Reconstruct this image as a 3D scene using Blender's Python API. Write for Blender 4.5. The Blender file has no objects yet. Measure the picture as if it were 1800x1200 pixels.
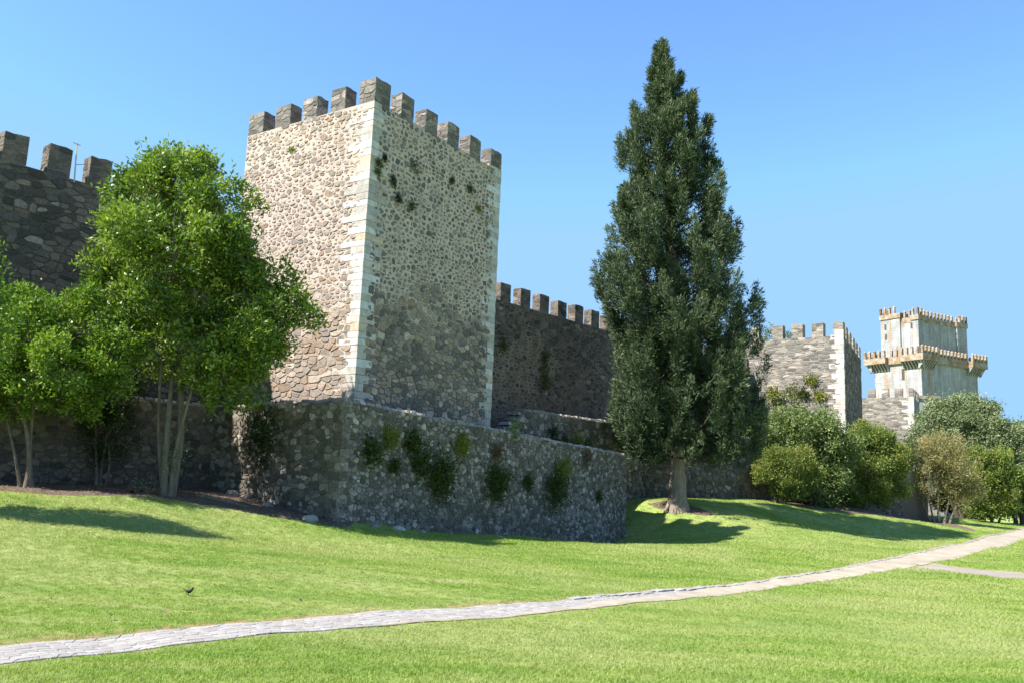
import bpy, math, random
import numpy as np
from mathutils import Vector, Matrix

# ------------------------------------------------------------------ camera, sky, sun, exposure
scene = bpy.context.scene
COL = scene.collection
PITCH, ROLL, FPX = math.radians(9.1566), math.radians(2.3011), 1473.76
F = np.array([0, math.cos(PITCH), math.sin(PITCH)])
_U = np.array([0, -math.sin(PITCH), math.cos(PITCH)])
_R = np.array([1.0, 0, 0])
R = math.cos(ROLL) * _R + math.sin(ROLL) * _U
U = -math.sin(ROLL) * _R + math.cos(ROLL) * _U
cam_data = bpy.data.cameras.new('camera')
cam_data.sensor_width = 36.0
cam_data.lens = FPX / 1800 * 36
cam_data.clip_end = 6000
cam_data.clip_start = 0.1
cam = bpy.data.objects.new('camera', cam_data)
COL.objects.link(cam)
cam.matrix_world = Matrix(((R[0], U[0], -F[0], 0), (R[1], U[1], -F[1], 0), (R[2], U[2], -F[2], 0), (0, 0, 0, 1)))
scene.camera = cam

SUN_EL = math.radians(48.5)
SHADOW = np.array([0.903, 0.431])            # horizontal direction in which shadows fall
SHADOW = SHADOW / np.linalg.norm(SHADOW)
world = bpy.data.worlds.new('World')
scene.world = world
world.use_nodes = True
wn = world.node_tree.nodes
sky = wn.new('ShaderNodeTexSky')
sky.sky_type = 'NISHITA'
sky.sun_disc = False
sky.sun_elevation = SUN_EL
sky.sun_rotation = math.atan2(-SHADOW[0], -SHADOW[1])
sky.altitude = 300
sky.air_density = 0.85
sky.dust_density = 0.0
sky.ozone_density = 9.0
bg = wn['Background']
bg.inputs['Strength'].default_value = 0.15
cap = wn.new('ShaderNodeMix'); cap.data_type = 'RGBA'; cap.blend_type = 'DARKEN'   # keeps the whole horizon ring from burning out
cap.inputs[0].default_value = 1.0; cap.inputs[7].default_value = (.91, 1.67, 2.7, 1)
world.node_tree.links.new(sky.outputs[0], cap.inputs[6])
world.node_tree.links.new(cap.outputs[2], bg.inputs['Color'])
sun_data = bpy.data.lights.new('sun', 'SUN')
sun_data.energy = 4.3
sun_data.angle = math.radians(0.53)
sun_data.color = (1.0, 0.95, 0.88)
sun = bpy.data.objects.new('sun', sun_data)
COL.objects.link(sun)
sun.rotation_euler = Vector((SHADOW[0] * math.cos(SUN_EL), SHADOW[1] * math.cos(SUN_EL), -math.sin(SUN_EL))).to_track_quat('-Z', 'Y').to_euler()
sun.location = (-40, -20, 60)
scene.view_settings.view_transform = 'Standard'
scene.view_settings.look = 'None'
scene.view_settings.gamma = 1
scene.view_settings.use_curve_mapping = False
scene.view_settings.exposure = 1.45
scene.render.engine = 'CYCLES'
scene.cycles.max_bounces = 6
scene.cycles.transparent_max_bounces = 4

rnd = random.Random(7)
rng = np.random.default_rng(11)

# ------------------------------------------------------------------ helpers: survey points
def ray(x, y):
    d = F * FPX + R * (x - 900) - U * (y - 600)
    return d / d[1]
def at(x, y, D):
    return ray(x, y) * D
def on_plane(x, y, P, d):
    r = ray(x, y); n = np.array([d[1], -d[0]])
    return r * ((np.array(P[:2]) @ n) / (r[:2] @ n))
def unit(v):
    v = np.array(v, float); return v / np.linalg.norm(v)
def v3(p, z): return np.array([p[0], p[1], z])

# ------------------------------------------------------------------ helpers: objects
def tag(o, label=None, cat=None, group=None, kind=None):
    if label: o['label'] = label
    if cat: o['category'] = cat
    if group: o['group'] = group
    if kind: o['kind'] = kind
    return o
def empty(name, loc):
    o = bpy.data.objects.new(name, None); COL.objects.link(o)
    o.location = loc; o.empty_display_size = 0.3
    return o
def world_loc(o):
    v = Vector((0, 0, 0))
    while o is not None:
        v = v + o.location; o = o.parent
    return v
def build(name, verts, faces, m, parent=None, smooth=False, tint=None, origin=None, kind=None):
    """verts in world coordinates; the object's origin is put at `origin` (default: centre of its base)"""
    verts = np.asarray(verts, float)
    if origin is None:
        lo, hi = verts.min(0), verts.max(0)
        origin = np.array([(lo[0] + hi[0]) / 2, (lo[1] + hi[1]) / 2, lo[2]])
    me = bpy.data.meshes.new(name)
    if isinstance(faces, np.ndarray):
        n, k = faces.shape
        me.vertices.add(len(verts)); me.vertices.foreach_set('co', (verts - origin).ravel())
        me.loops.add(n * k); me.loops.foreach_set('vertex_index', faces.ravel().astype(np.int32))
        me.polygons.add(n); me.polygons.foreach_set('loop_start', np.arange(0, n * k, k, dtype=np.int32))
        me.update(calc_edges=True)
    else:
        me.from_pydata((verts - origin).tolist(), [], faces)
    if smooth:
        me.polygons.foreach_set('use_smooth', np.ones(len(me.polygons), bool))
    if tint is not None:
        a = me.attributes.new('tint', 'FLOAT', 'POINT')
        a.data.foreach_set('value', np.asarray(np.broadcast_to(tint, (len(verts),)), np.float32))
    me.materials.append(m)
    o = bpy.data.objects.new(name, me); COL.objects.link(o)
    if parent is not None:
        o.parent = parent
        o.location = Vector(origin) - world_loc(parent)
    else:
        o.location = origin
    if kind: o['kind'] = kind
    return o

class MB:
    """collects pieces of one mesh"""
    def __init__(s): s.v = []; s.f = []; s.t = []
    def add(s, verts, faces, tint=0.5):
        b = len(s.v); s.v.extend([tuple(p) for p in verts]); s.f.extend([tuple(i + b for i in f) for f in faces])
        s.t.extend([tint] * len(verts) if np.isscalar(tint) else list(tint))
    def hexa(s, c, tint=0.5):      # c: 4 bottom, 4 top corners, counter-clockwise from above
        s.add(c, [(3, 2, 1, 0), (4, 5, 6, 7), (0, 1, 5, 4), (1, 2, 6, 5), (2, 3, 7, 6), (3, 0, 4, 7)], tint)
    def box(s, o, a, b, z0, z1, tint=0.5):   # o corner, a,b plan edge vectors
        o, a, b = np.array(o[:2], float), np.array(a, float), np.array(b, float)
        q = [o, o + a, o + a + b, o + b]
        if a[0] * b[1] - a[1] * b[0] < 0: q = q[::-1]
        s.hexa([v3(p, z0) for p in q] + [v3(p, z1) for p in q], tint)
    def tube(s, pts, radii, n=7, tint=0.5, cap=True):
        pts = [np.array(p, float) for p in pts]; base = len(s.v)
        ref = np.array([0.31, 0.87, 0.4])
        for i, p in enumerate(pts):
            d = unit(pts[min(i + 1, len(pts) - 1)] - pts[max(i - 1, 0)])
            a = unit(np.cross(d, ref)); b = np.cross(d, a)
            for k in range(n):
                t = 2 * math.pi * k / n
                s.v.append(tuple(p + (a * math.cos(t) + b * math.sin(t)) * radii[i])); s.t.append(tint)
        for i in range(len(pts) - 1):
            for k in range(n):
                a0 = base + i * n + k; a1 = base + i * n + (k + 1) % n
                s.f.append((a0, a1, a1 + n, a0 + n))
        if cap: s.f.append(tuple(base + (len(pts) - 1) * n + k for k in range(n)))
    def build(s, name, m, parent=None, smooth=False, kind=None, origin=None):
        return build(name, s.v, s.f, m, parent, smooth, tint=s.t, kind=kind, origin=origin)

# ------------------------------------------------------------------ helpers: materials
class NT:
    def __init__(s, name):
        s.m = bpy.data.materials.new(name); s.m.use_nodes = True
        s.t = s.m.node_tree; s.n = s.t.nodes; s.b = s.n['Principled BSDF']; s.out = s.n['Material Output']
        s.b.inputs['Roughness'].default_value = 0.9
        s.b.inputs['Specular IOR Level'].default_value = 0.25
        s.geo = None
    def link(s, a, b): s.t.links.new(a, b)
    def pos(s):
        if s.geo is None: s.geo = s.n.new('ShaderNodeNewGeometry')
        return s.geo.outputs['Position']
    def noise(s, scale, detail=4, rough=0.55, vec=None, stretch=None, dist=0):
        n = s.n.new('ShaderNodeTexNoise'); n.inputs['Scale'].default_value = scale
        n.inputs['Detail'].default_value = detail; n.inputs['Roughness'].default_value = rough
        n.inputs['Distortion'].default_value = dist
        v = vec or s.pos()
        if stretch:
            mp = s.n.new('ShaderNodeMapping'); mp.inputs['Scale'].default_value = stretch
            s.link(v, mp.inputs['Vector']); v = mp.outputs[0]
        s.link(v, n.inputs['Vector']); return n.outputs['Fac']
    def attr(s, name):
        a = s.n.new('ShaderNodeAttribute'); a.attribute_name = name; return a.outputs['Fac']
    def ramp(s, fac, stops, interp='LINEAR'):
        r = s.n.new('ShaderNodeValToRGB'); r.color_ramp.interpolation = interp
        e = r.color_ramp.elements
        while len(e) < len(stops): e.new(0.5)
        for i, (p, c) in enumerate(stops):
            e[i].position = p; e[i].color = (c[0], c[1], c[2], 1) if not np.isscalar(c) else (c, c, c, 1)
        s.link(fac, r.inputs['Fac']); return r.outputs['Color']
    def mix(s, fac, a, b, mode='MIX'):
        x = s.n.new('ShaderNodeMix'); x.data_type = 'RGBA'; x.blend_type = mode
        for sock, v in ((x.inputs[0], fac), (x.inputs[6], a), (x.inputs[7], b)):
            if isinstance(v, (int, float)): sock.default_value = v
            elif isinstance(v, tuple): sock.default_value = (*v, 1)
            else: s.link(v, sock)
        return x.outputs[2]
    def math(s, op, a, b=0.0, c=None):
        x = s.n.new('ShaderNodeMath'); x.operation = op
        for i, v in enumerate((a, b) if c is None else (a, b, c)):
            if isinstance(v, (int, float)): x.inputs[i].default_value = v
            else: s.link(v, x.inputs[i])
        return x.outputs[0]
    def maprange(s, v, a, b, c=0.0, d=1.0):
        x = s.n.new('ShaderNodeMapRange'); x.clamp = True
        s.link(v, x.inputs[0])
        for i, k in enumerate((a, b, c, d)): x.inputs[i + 1].default_value = k
        return x.outputs[0]
    def zcoord(s):
        x = s.n.new('ShaderNodeSeparateXYZ'); s.link(s.pos(), x.inputs[0]); return x.outputs[2]
    def color(s, c):
        if isinstance(c, tuple): s.b.inputs['Base Color'].default_value = (*c, 1)
        else: s.link(c, s.b.inputs['Base Color'])
    def bump(s, h, strength=0.5, dist=0.05):
        b = s.n.new('ShaderNodeBump'); b.inputs['Strength'].default_value = strength; b.inputs['Distance'].default_value = dist
        s.link(h, b.inputs['Height']); s.link(b.outputs[0], s.b.inputs['Normal'])
    def set(s, **k):
        for a, v in k.items(): s.b.inputs[a.replace('_', ' ')].default_value = v
        return s

WARM = lambda c: (c[0] * 1.09, c[1] * .99, c[2] * .97)
def stone_mat(name, stops, wear=(0.75, 1.2), lichen=None, lich_amt=0.6):
    t = NT(name)
    c = t.ramp(t.attr('tint'), [(p, WARM(k)) for p, k in stops])
    c = t.mix(1.0, c, t.ramp(t.noise(9, 6, 0.65), [(0.3, wear[0]), (0.7, wear[1])]), 'MULTIPLY')
    if lichen:
        c = t.mix(t.ramp(t.noise(3.1, 7, 0.7, dist=0.4), [(lich_amt, 0.0), (lich_amt + 0.1, 0.85)]), c, lichen)
    t.color(c); t.bump(t.noise(14, 6, 0.7), 0.7, 0.04); t.set(Roughness=0.93)
    return t.m

GREY = [(0.0, (.125, .122, .112)), (.25, (.19, .182, .165)), (.5, (.255, .238, .208)), (.7, (.32, .28, .22)), (.82, (.25, .195, .14)), (.92, (.38, .345, .29)), (1, (.50, .465, .40))]
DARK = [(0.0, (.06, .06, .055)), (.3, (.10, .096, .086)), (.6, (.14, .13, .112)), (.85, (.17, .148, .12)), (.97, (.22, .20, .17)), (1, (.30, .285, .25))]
TERR = [(0.0, (.10, .096, .078)), (.3, (.15, .146, .12)), (.55, (.215, .205, .172)), (.75, (.28, .265, .225)), (.92, (.37, .355, .31)), (1, (.50, .485, .44))]
THIN = [(0.0, (.13, .125, .115)), (.35, (.20, .188, .168)), (.65, (.265, .245, .215)), (.85, (.33, .29, .24)), (1, (.42, .39, .34))]
M = {}
M['stone_tower'] = stone_mat('stone_tower', GREY, (0.6, 1.25), (.40, .30, .18), 0.63)
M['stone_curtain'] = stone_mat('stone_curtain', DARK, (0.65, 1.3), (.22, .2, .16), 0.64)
M['stone_terrace'] = stone_mat('stone_terrace', TERR, (0.6, 1.25), (.10, .11, .06), 0.6)
M['stone_thin'] = stone_mat('stone_thin', [(p, (c[0] * .93, c[1] * 1.0, c[2] * 1.0)) for p, c in THIN], (0.7, 1.2), (.42, .30, .17), 0.66)
M['stone_merlon'] = stone_mat('stone_merlon', [(0, (.10, .105, .10)), (.4, (.15, .152, .142)), (.8, (.22, .218, .20)), (1, (.32, .31, .285))], (0.6, 1.25), (.13, .125, .10), 0.55)

def mortar_mat(name, base, dark, lo, hi, edge=2.0, stain=0.5, chips=0.0):
    t = NT(name); base = WARM(base); dark = WARM(dark) if dark else None
    c = t.ramp(t.noise(1.3, 8, 0.65), [(0.3, tuple(k * .78 for k in base)), (0.5, base), (0.72, tuple(min(1, k * 1.14) for k in base))])
    c = t.mix(1.0, c, t.ramp(t.noise(21, 5, 0.7), [(0.3, .8), (0.65, 1.1)]), 'MULTIPLY')
    if chips:
        vo = t.n.new('ShaderNodeTexVoronoi'); vo.inputs['Scale'].default_value = 7.5; vo.inputs['Randomness'].default_value = 1
        mp = t.n.new('ShaderNodeMapping'); mp.inputs['Scale'].default_value = (1, 1, 1.7); t.link(t.pos(), mp.inputs[0]); t.link(mp.outputs[0], vo.inputs['Vector'])
        sp = t.n.new('ShaderNodeSeparateColor'); t.link(vo.outputs['Color'], sp.inputs[0])
        inside = t.maprange(vo.outputs['Distance'], .34, .42, 1.0, 0.0)
        f = t.math('MULTIPLY', inside, t.math('GREATER_THAN', sp.outputs[0], 1 - chips))
        c = t.mix(f, c, t.ramp(sp.outputs[1], [(0, (.13, .125, .11)), (.6, (.25, .225, .18)), (1, (.33, .28, .21))]))
    if dark:   # bare, darker masonry where the render coat has fallen off low on the wall, with a ragged edge
        h = t.math('ADD', t.zcoord(), t.math('MULTIPLY', t.math('SUBTRACT', t.noise(.33, 6, 0.6), 0.5), edge * 5))
        f = t.maprange(h, lo, hi, 1.0, 0.0)
        c = t.mix(f, c, t.mix(t.noise(5, 6, 0.7), dark, tuple(k * .5 for k in dark)))
    if stain:
        c = t.mix(t.ramp(t.noise(1.1, 5, 0.6, stretch=(1.6, 1.6, .22)), [(0.5, 0.0), (0.75, stain)]), c, tuple(k * .42 for k in base))
    t.color(c); t.bump(t.noise(11, 8, 0.75), 0.8, 0.05); t.set(Roughness=0.96)
    return t.m
M['mortar_tower'] = mortar_mat('mortar_tower', (.50, .45, .375), (.185, .17, .145), 4.6, 7.4, stain=.4, chips=.45)  # plaster of the shaded faces, made lighter to lift their shade
M['mortar_tower_left'] = mortar_mat('mortar_tower_left', (.445, .405, .35), (.33, .305, .27), 3.5, 7.0, stain=.12, chips=.4)  # same plaster again, its tone set for the sunlit left face
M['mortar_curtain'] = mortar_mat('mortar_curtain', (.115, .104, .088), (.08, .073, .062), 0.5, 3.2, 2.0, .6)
M['mortar_curtain_pale'] = mortar_mat('mortar_curtain_pale', (.25, .215, .165), (.08, .073, .062), 2.0, 5.0, 1.0, .7)
M['mortar_terrace'] = mortar_mat('mortar_terrace', (.16, .152, .125), (.25, .24, .205), -2.2, .3, .8, .7)
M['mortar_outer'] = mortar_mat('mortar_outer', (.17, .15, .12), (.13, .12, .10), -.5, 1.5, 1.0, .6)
M['mortar_thin'] = mortar_mat('mortar_thin', (.27, .255, .22), (.32, .27, .205), 1.0, 8.5, 1.2, .25)
M['mortar_merlon'] = mortar_mat('mortar_merlon', (.17, .155, .13), None, 0, 1, 0, .6)

def quoin_mat():
    t = NT('quoin_limestone')
    c = t.ramp(t.attr('tint'), [(0, (.38, .355, .315)), (.4, (.50, .48, .45)), (.8, (.60, .59, .565)), (1, (.50, .42, .32))])
    c = t.mix(1.0, c, t.ramp(t.noise(4, 7, 0.65), [(0.32, .72), (0.55, 1.0), (.75, 1.1)]), 'MULTIPLY')
    c = t.mix(t.ramp(t.noise(1.4, 6, 0.7), [(0.55, 0.0), (0.68, .6)]), c, (.30, .235, .155))
    t.color(c); t.bump(t.noise(18, 6, 0.7), 0.4, 0.02); t.set(Roughness=0.9); return t.m
M['quoin'] = quoin_mat()

def keep_mat(name, ochre):
    t = NT(name)
    c = t.ramp(t.noise(.5, 7, 0.6), [(0.3, (.31, .31, .315)), (0.55, (.41, .41, .415)), (.75, (.47, .47, .475))])
    streak = t.noise(.8, 9, 0.7, stretch=(1.5, 1.5, .16), dist=.6)
    c = t.mix(t.ramp(streak, [(0.42, 0.0), (0.64, .55)]), c, (.17, .158, .15))
    c = t.mix(t.ramp(t.noise(1.15, 5, 0.6, stretch=(1.1, 1.1, .2), vec=t.pos(), dist=.6), [(0.55, 0.0), (0.68, ochre)]), c, (.34, .20, .09))
    cell = t.n.new('ShaderNodeTexBrick'); cell.inputs['Scale'].default_value = 1.0
    cell.inputs['Mortar Size'].default_value = .02; cell.inputs['Brick Width'].default_value = .9; cell.inputs['Row Height'].default_value = .42
    cell.inputs['Color1'].default_value = (1, 1, 1, 1); cell.inputs['Color2'].default_value = (.84, .84, .84, 1); cell.inputs['Mortar'].default_value = (.6, .6, .6, 1)
    tx = t.n.new('ShaderNodeTexCoord'); sp = t.n.new('ShaderNodeSeparateXYZ'); cb = t.n.new('ShaderNodeCombineXYZ')
    t.link(t.pos(), sp.inputs[0]); t.link(t.math('ADD', sp.outputs[0], sp.outputs[1]), cb.inputs[0]); t.link(sp.outputs[2], cb.inputs[1])
    t.link(cb.outputs[0], cell.inputs['Vector'])
    c = t.mix(.8, c, cell.outputs['Color'], 'MULTIPLY')
    t.color(c); t.bump(t.noise(3, 6, 0.7), 0.4, 0.1); t.set(Roughness=0.92); return t.m
M['keep'] = keep_mat('keep_marble', .75)
def ochre_mat():
    t = NT('lichened_limestone')
    c = t.ramp(t.noise(1.1, 8, 0.72), [(0.36, (.36, .345, .325)), (0.47, (.32, .27, .205)), (.57, (.27, .165, .085)), (.74, (.16, .11, .07))])
    t.color(c); t.bump(t.noise(5, 6, 0.7), 0.5, 0.06); t.set(Roughness=0.93); return t.m
M['ochre'] = ochre_mat()

def leaf_mat(name, cols, gloss=0.45, trans=0.35):
    t = NT(name)
    c = t.ramp(t.attr('tint'), cols)
    t.color(c); t.set(Roughness=gloss); t.b.inputs['Specular IOR Level'].default_value = 0.3
    tr = t.n.new('ShaderNodeBsdfTranslucent'); mx = t.n.new('ShaderNodeMixShader'); mx.inputs[0].default_value = trans
    b = t.mix(1.0, c, (1.0, 1.15, .45), 'MULTIPLY'); t.link(b, tr.inputs[0])
    t.link(t.b.outputs[0], mx.inputs[1]); t.link(tr.outputs[0], mx.inputs[2]); t.link(mx.outputs[0], t.out.inputs[0])
    return t.m
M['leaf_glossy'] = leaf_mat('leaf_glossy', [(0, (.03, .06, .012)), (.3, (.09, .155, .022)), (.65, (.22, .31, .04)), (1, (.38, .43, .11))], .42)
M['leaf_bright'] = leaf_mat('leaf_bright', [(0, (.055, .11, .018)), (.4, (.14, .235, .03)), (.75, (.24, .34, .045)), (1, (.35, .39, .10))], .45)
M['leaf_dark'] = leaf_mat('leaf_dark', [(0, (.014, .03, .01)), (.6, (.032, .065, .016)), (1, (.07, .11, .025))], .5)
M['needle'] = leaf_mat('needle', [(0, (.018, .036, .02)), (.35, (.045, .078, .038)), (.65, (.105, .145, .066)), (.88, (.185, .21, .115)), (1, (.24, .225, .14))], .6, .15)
M['leaf_olive'] = leaf_mat('leaf_olive', [(0, (.07, .105, .03)), (.5, (.15, .205, .06)), (.85, (.24, .295, .11)), (1, (.33, .36, .18))], .5, .25)
M['leaf_shrub'] = leaf_mat('leaf_shrub', [(0, (.06, .10, .022)), (.4, (.15, .205, .042)), (.72, (.25, .29, .065)), (1, (.36, .22, .09))], .5)
M['leaf_tan'] = leaf_mat('leaf_tan', [(0, (.13, .14, .045)), (.35, (.25, .24, .09)), (.7, (.40, .34, .17)), (1, (.52, .43, .27))], .7, .3)
M['leaf_silver'] = leaf_mat('leaf_silver', [(0, (.09, .12, .055)), (.5, (.20, .245, .115)), (1, (.34, .375, .22))], .5, .25)
M['leaf_moss'] = leaf_mat('leaf_moss', [(0, (.03, .05, .014)), (.6, (.08, .115, .025)), (1, (.17, .20, .05))], .6)
M['leaf_yellow'] = leaf_mat('leaf_yellow', [(0, (.10, .12, .02)), (.5, (.26, .28, .05)), (1, (.42, .40, .10))], .6)
M['leaf_dry'] = leaf_mat('leaf_dry', [(0, (.10, .06, .03)), (.6, (.2, .13, .07)), (1, (.32, .24, .15))], .8, .15)

def bark_mat(name, a, b):
    t = NT(name); c = t.ramp(t.noise(6, 7, 0.7, stretch=(1.6, 1.6, .35)), [(0.3, a), (0.7, b)])
    t.color(c); t.bump(t.noise(9, 7, 0.7, stretch=(2.2, 2.2, .3)), 0.8, 0.06); t.set(Roughness=0.92); return t.m
M['bark_pale'] = bark_mat('bark_pale', (.10, .08, .055), (.27, .23, .175))
M['bark_conifer'] = bark_mat('bark_conifer', (.15, .115, .085), (.38, .31, .245))
M['bark_dark'] = bark_mat('bark_dark', (.05, .04, .03), (.14, .11, .085))

# ------------------------------------------------------------------ plan of the place
AZ = math.radians(33.7547)
w = np.array([math.sin(AZ), math.cos(AZ)])            # along the big tower's front
l = np.array([-math.cos(AZ), math.sin(AZ)])           # along its left face, away from the camera
P = np.array([-5.9433, 32.0]); TL, TS = 9.1034, 7.7516
nf, nl = -l, -w
AZC = math.radians(40.2812)
wc = np.array([math.sin(AZC), math.cos(AZC)]); nc = np.array([wc[1], -wc[0]])
C = P + l * TS
T = P + nf * 1.5 + nl * 2.0                            # corner of the retaining wall
TE = T + w * 22.69; TB = T + l * 7.03
Q = C + nc * 4.0                                       # line of the outer wall on the right
OE = np.array([34.5, 74.0])

# ------------------------------------------------------------------ terrain
def ctrl():
    c = []
    def px(x, y, z): r = ray(x, y); p = r * (z / r[2]); c.append((p[0], p[1], z))
    for p in ((-16.45, 27.75, -.85), (-15.3, 29.1, -.85), (-12.9, 32, -.9), (-10.68, 32.76, -.98), (-8, 31, -1.39), (-5.64, 29.4, -1.74)): c.append(p)
    for x, y in ((740, 935), (900, 942), (1100, 944)):
        p = on_plane(x, y, T, w); c.append(tuple(p))
    c += [(8.9, 55.2, -1.1), (20.5, 63.8, -1.0), (34.5, 73.5, -2.3), (10.05, 50, -1.33), (7.6, 52, -1.25), (19.6, 61, -1.0), (27.2, 66, -1.25), (39.3, 78.6, -2.4), (50.3, 88, -2.6)]
    for x, y, z in ((0, 1143, -1.95), (300, 1118, -1.95), (600, 1099, -2.0), (900, 1071, -2.15), (1200, 1045, -2.4), (1500, 1004, -2.8), (1750, 1010, -2.85),
                    (900, 1200, -1.8), (1800, 1200, -1.95), (0, 1200, -1.88), (330, 1045, -1.95), (300, 940, -1.8), (420, 940, -2.0), (60, 900, -1.4), (290, 877, -1.12), (560, 935, -2.0), (700, 1000, -2.05), (1300, 960, -2.5), (1500, 940, -2.75)): px(x, y, z)
    c += [(0, 0, -1.7), (-8, 3, -1.7), (10, 4, -1.8), (30, 20, -2.7), (60, 50, -3.6), (70, 110, -3.9), (-30, 15, -1.0), (-17, 19, -1.3), (-25, 0, -1.4), (0, 75, -.6), (20, 110, -1.6), (-30, 40, -.6), (0, -15, -1.7), (110, 60, -4.4), (-60, 20, -.7)]
    c += [(14.5, 34, -2.76), (20.5, 42.6, -2.84), (26, 50.5, -2.89), (31.7, 58, -2.92), (38, 65.4, -2.95), (44, 72.7, -3.0), (52, 82, -3.05), (28, 45, -2.95)]
    return np.array(c)
CT = ctrl()
def _phi(r2): return 0.5 * r2 * np.log(r2 + 1e-9)
_n = len(CT)
_d2 = ((CT[:, None, :2] - CT[None, :, :2]) ** 2).sum(-1)
_A = np.zeros((_n + 3, _n + 3)); _A[:_n, :_n] = _phi(_d2) + np.eye(_n) * 2.0
_A[:_n, _n] = 1; _A[:_n, _n + 1:] = CT[:, :2]; _A[_n, :_n] = 1; _A[_n + 1:, :_n] = CT[:, :2].T
_W = np.linalg.solve(_A, np.concatenate([CT[:, 2], [0, 0, 0]]))
def gz(x, y):
    x = np.atleast_1d(np.asarray(x, float)); y = np.atleast_1d(np.asarray(y, float))
    cx = np.clip(x, -70, 115); cy = np.clip(y, -25, 125)
    z = np.full(x.shape, _W[_n]) + _W[_n + 1] * cx + _W[_n + 2] * cy
    for i in range(_n):
        z += _W[i] * _phi((cx - CT[i, 0]) ** 2 + (cy - CT[i, 1]) ** 2)
    z = np.clip(z, -5.0, .3)
    far = np.hypot(x - cx, y - cy)
    z = z * np.exp(-far / 150) - 3.5 * (1 - np.exp(-far / 150))
    z = z + 0.02 * np.sin(x * 1.7 + y * .6) * np.sin(y * 1.3 - x * .4) + 0.012 * np.sin(x * 4.1 + 1) * np.sin(y * 3.7)
    return z
def gz1(x, y): return float(gz(x, y)[0])
def ghit(x, y):
    r = ray(x, y); t = np.linspace(3, 140, 6000); p = r[None, :] * t[:, None]
    k = np.argmax(p[:, 2] < gz(p[:, 0], p[:, 1]))
    if k == 0: k = len(t) - 1
    return p[k]

FAR = [(-200, 1143), (0, 1127), (300, 1104), (600, 1085.5), (900, 1061), (1033, 1055), (1200, 1036), (1400, 1008), (1530, 988), (1667, 958), (1767, 936)]
NEAR = [(-200, 1173), (0, 1154.5), (300, 1133), (600, 1113), (900, 1082), (1033, 1069), (1200, 1053.5), (1367, 1030), (1500, 1012), (1583, 999), (1650, 987), (1733, 967), (1800, 947)]
def plan_line(pts):
    q = np.array([ghit(*p)[:2] for p in pts])
    d0, d1 = unit(q[0] - q[1]), unit(q[-1] - q[-2])
    return np.concatenate([[q[0] + d0 * 14, q[0] + d0 * 6], q, [q[-1] + d1 * 12, q[-1] + d1 * 45]])
def even(q, n):
    d = np.concatenate([[0], np.cumsum(np.hypot(*np.diff(q, axis=0).T))]); u = np.linspace(0, d[-1], n)
    return np.stack([np.interp(u, d, q[:, 0]), np.interp(u, d, q[:, 1])], 1)
PN = 420
pf, pn0 = even(plan_line(FAR), PN), even(plan_line(NEAR), PN * 3)
for _ in range(260): pf[1:-1] = .25 * pf[:-2] + .5 * pf[1:-1] + .25 * pf[2:]
_t = np.gradient(pf, axis=0); _t /= np.linalg.norm(_t, axis=1)[:, None]
_nrm = np.stack([_t[:, 1], -_t[:, 0]], 1)                     # towards the camera side
pw = np.array([np.min(np.hypot(*(pn0 - p).T)) for p in pf])
pw[:6] = pw[6]; pw = np.clip(pw, .95, 1.9)
for _ in range(220): pw[1:-1] = .25 * pw[:-2] + .5 * pw[1:-1] + .25 * pw[2:]
pn = pf + _nrm * pw[:, None]
bt = np.array([ghit(*p)[:2] for p in ((1640, 990), (1663, 993), (1800, 1006), (1900, 1014))])
bb = np.array([ghit(*p)[:2] for p in ((1590, 1000), (1617, 999), (1800, 1018), (1900, 1029))])
def in_poly(x, y, poly):
    ins = np.zeros(x.shape, bool); j = len(poly) - 1
    for i in range(len(poly)):
        xi, yi = poly[i]; xj, yj = poly[j]
        if yi != yj:
            c = ((yi > y) != (yj > y)) & (x < (xj - xi) * (y - yi) / (yj - yi) + xi); ins ^= c
        j = i
    return ins
def seg_dist(x, y, poly, closed=True):
    d = np.full(x.shape, 1e9); n = len(poly)
    for i in range(n if closed else n - 1):
        a = np.array(poly[i]); b = np.array(poly[(i + 1) % n]); ab = b - a; L2 = ab @ ab + 1e-9
        t = np.clip(((x - a[0]) * ab[0] + (y - a[1]) * ab[1]) / L2, 0, 1)
        d = np.minimum(d, np.hypot(x - a[0] - t * ab[0], y - a[1] - t * ab[1]))
    return d
path_poly = np.concatenate([pf[::5], pn[::-5]])
branch_poly = np.concatenate([bt, bb[::-1]])
bed_l = [ghit(*p)[:2] for p in ((-150, 862), (0, 862), (100, 870), (200, 871), (290, 876), (350, 885), (400, 893), (480, 908), (560, 919), (604, 928))] + [T + w * 1.0, T + l * 4, TB + wc * 2, TB - wc * 14]
bed_c = [ghit(*p)[:2] for p in ((1135, 884), (1150, 890), (1180, 897), (1230, 905), (1262, 908), (1240, 897), (1215, 888), (1180, 880))]
bed_r = [ghit(*p)[:2] for p in ((1262, 872), (1345, 880), (1420, 893), (1500, 902), (1560, 908), (1610, 915), (1660, 922), (1710, 934), (1716, 930), (1660, 914), (1640, 908))] + [OE + np.array([-1, 2.]), Q + wc * 40 + nc * -1, Q + wc * 26 + nc * -1]
BEDS = [np.array(b) for b in (bed_l, bed_c, bed_r)]
def masks(x, y):
    dirt = np.zeros(x.shape)
    for b in BEDS:
        ok = (x > b[:, 0].min() - 2) & (x < b[:, 0].max() + 2) & (y > b[:, 1].min() - 2) & (y < b[:, 1].max() + 2)
        s = np.where(in_poly(x[ok], y[ok], b), 1, -1) * seg_dist(x[ok], y[ok], b)
        dirt[ok] = np.maximum(dirt[ok], np.clip(0.5 + s / 0.9, 0, 1))
    ipath = in_poly(x, y, path_poly) | in_poly(x, y, branch_poly)
    dp = np.minimum(seg_dist(x, y, path_poly), seg_dist(x, y, branch_poly))
    dfar = seg_dist(x, y, pf[::6], False)
    return dirt, ipath, dp, dfar
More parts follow.
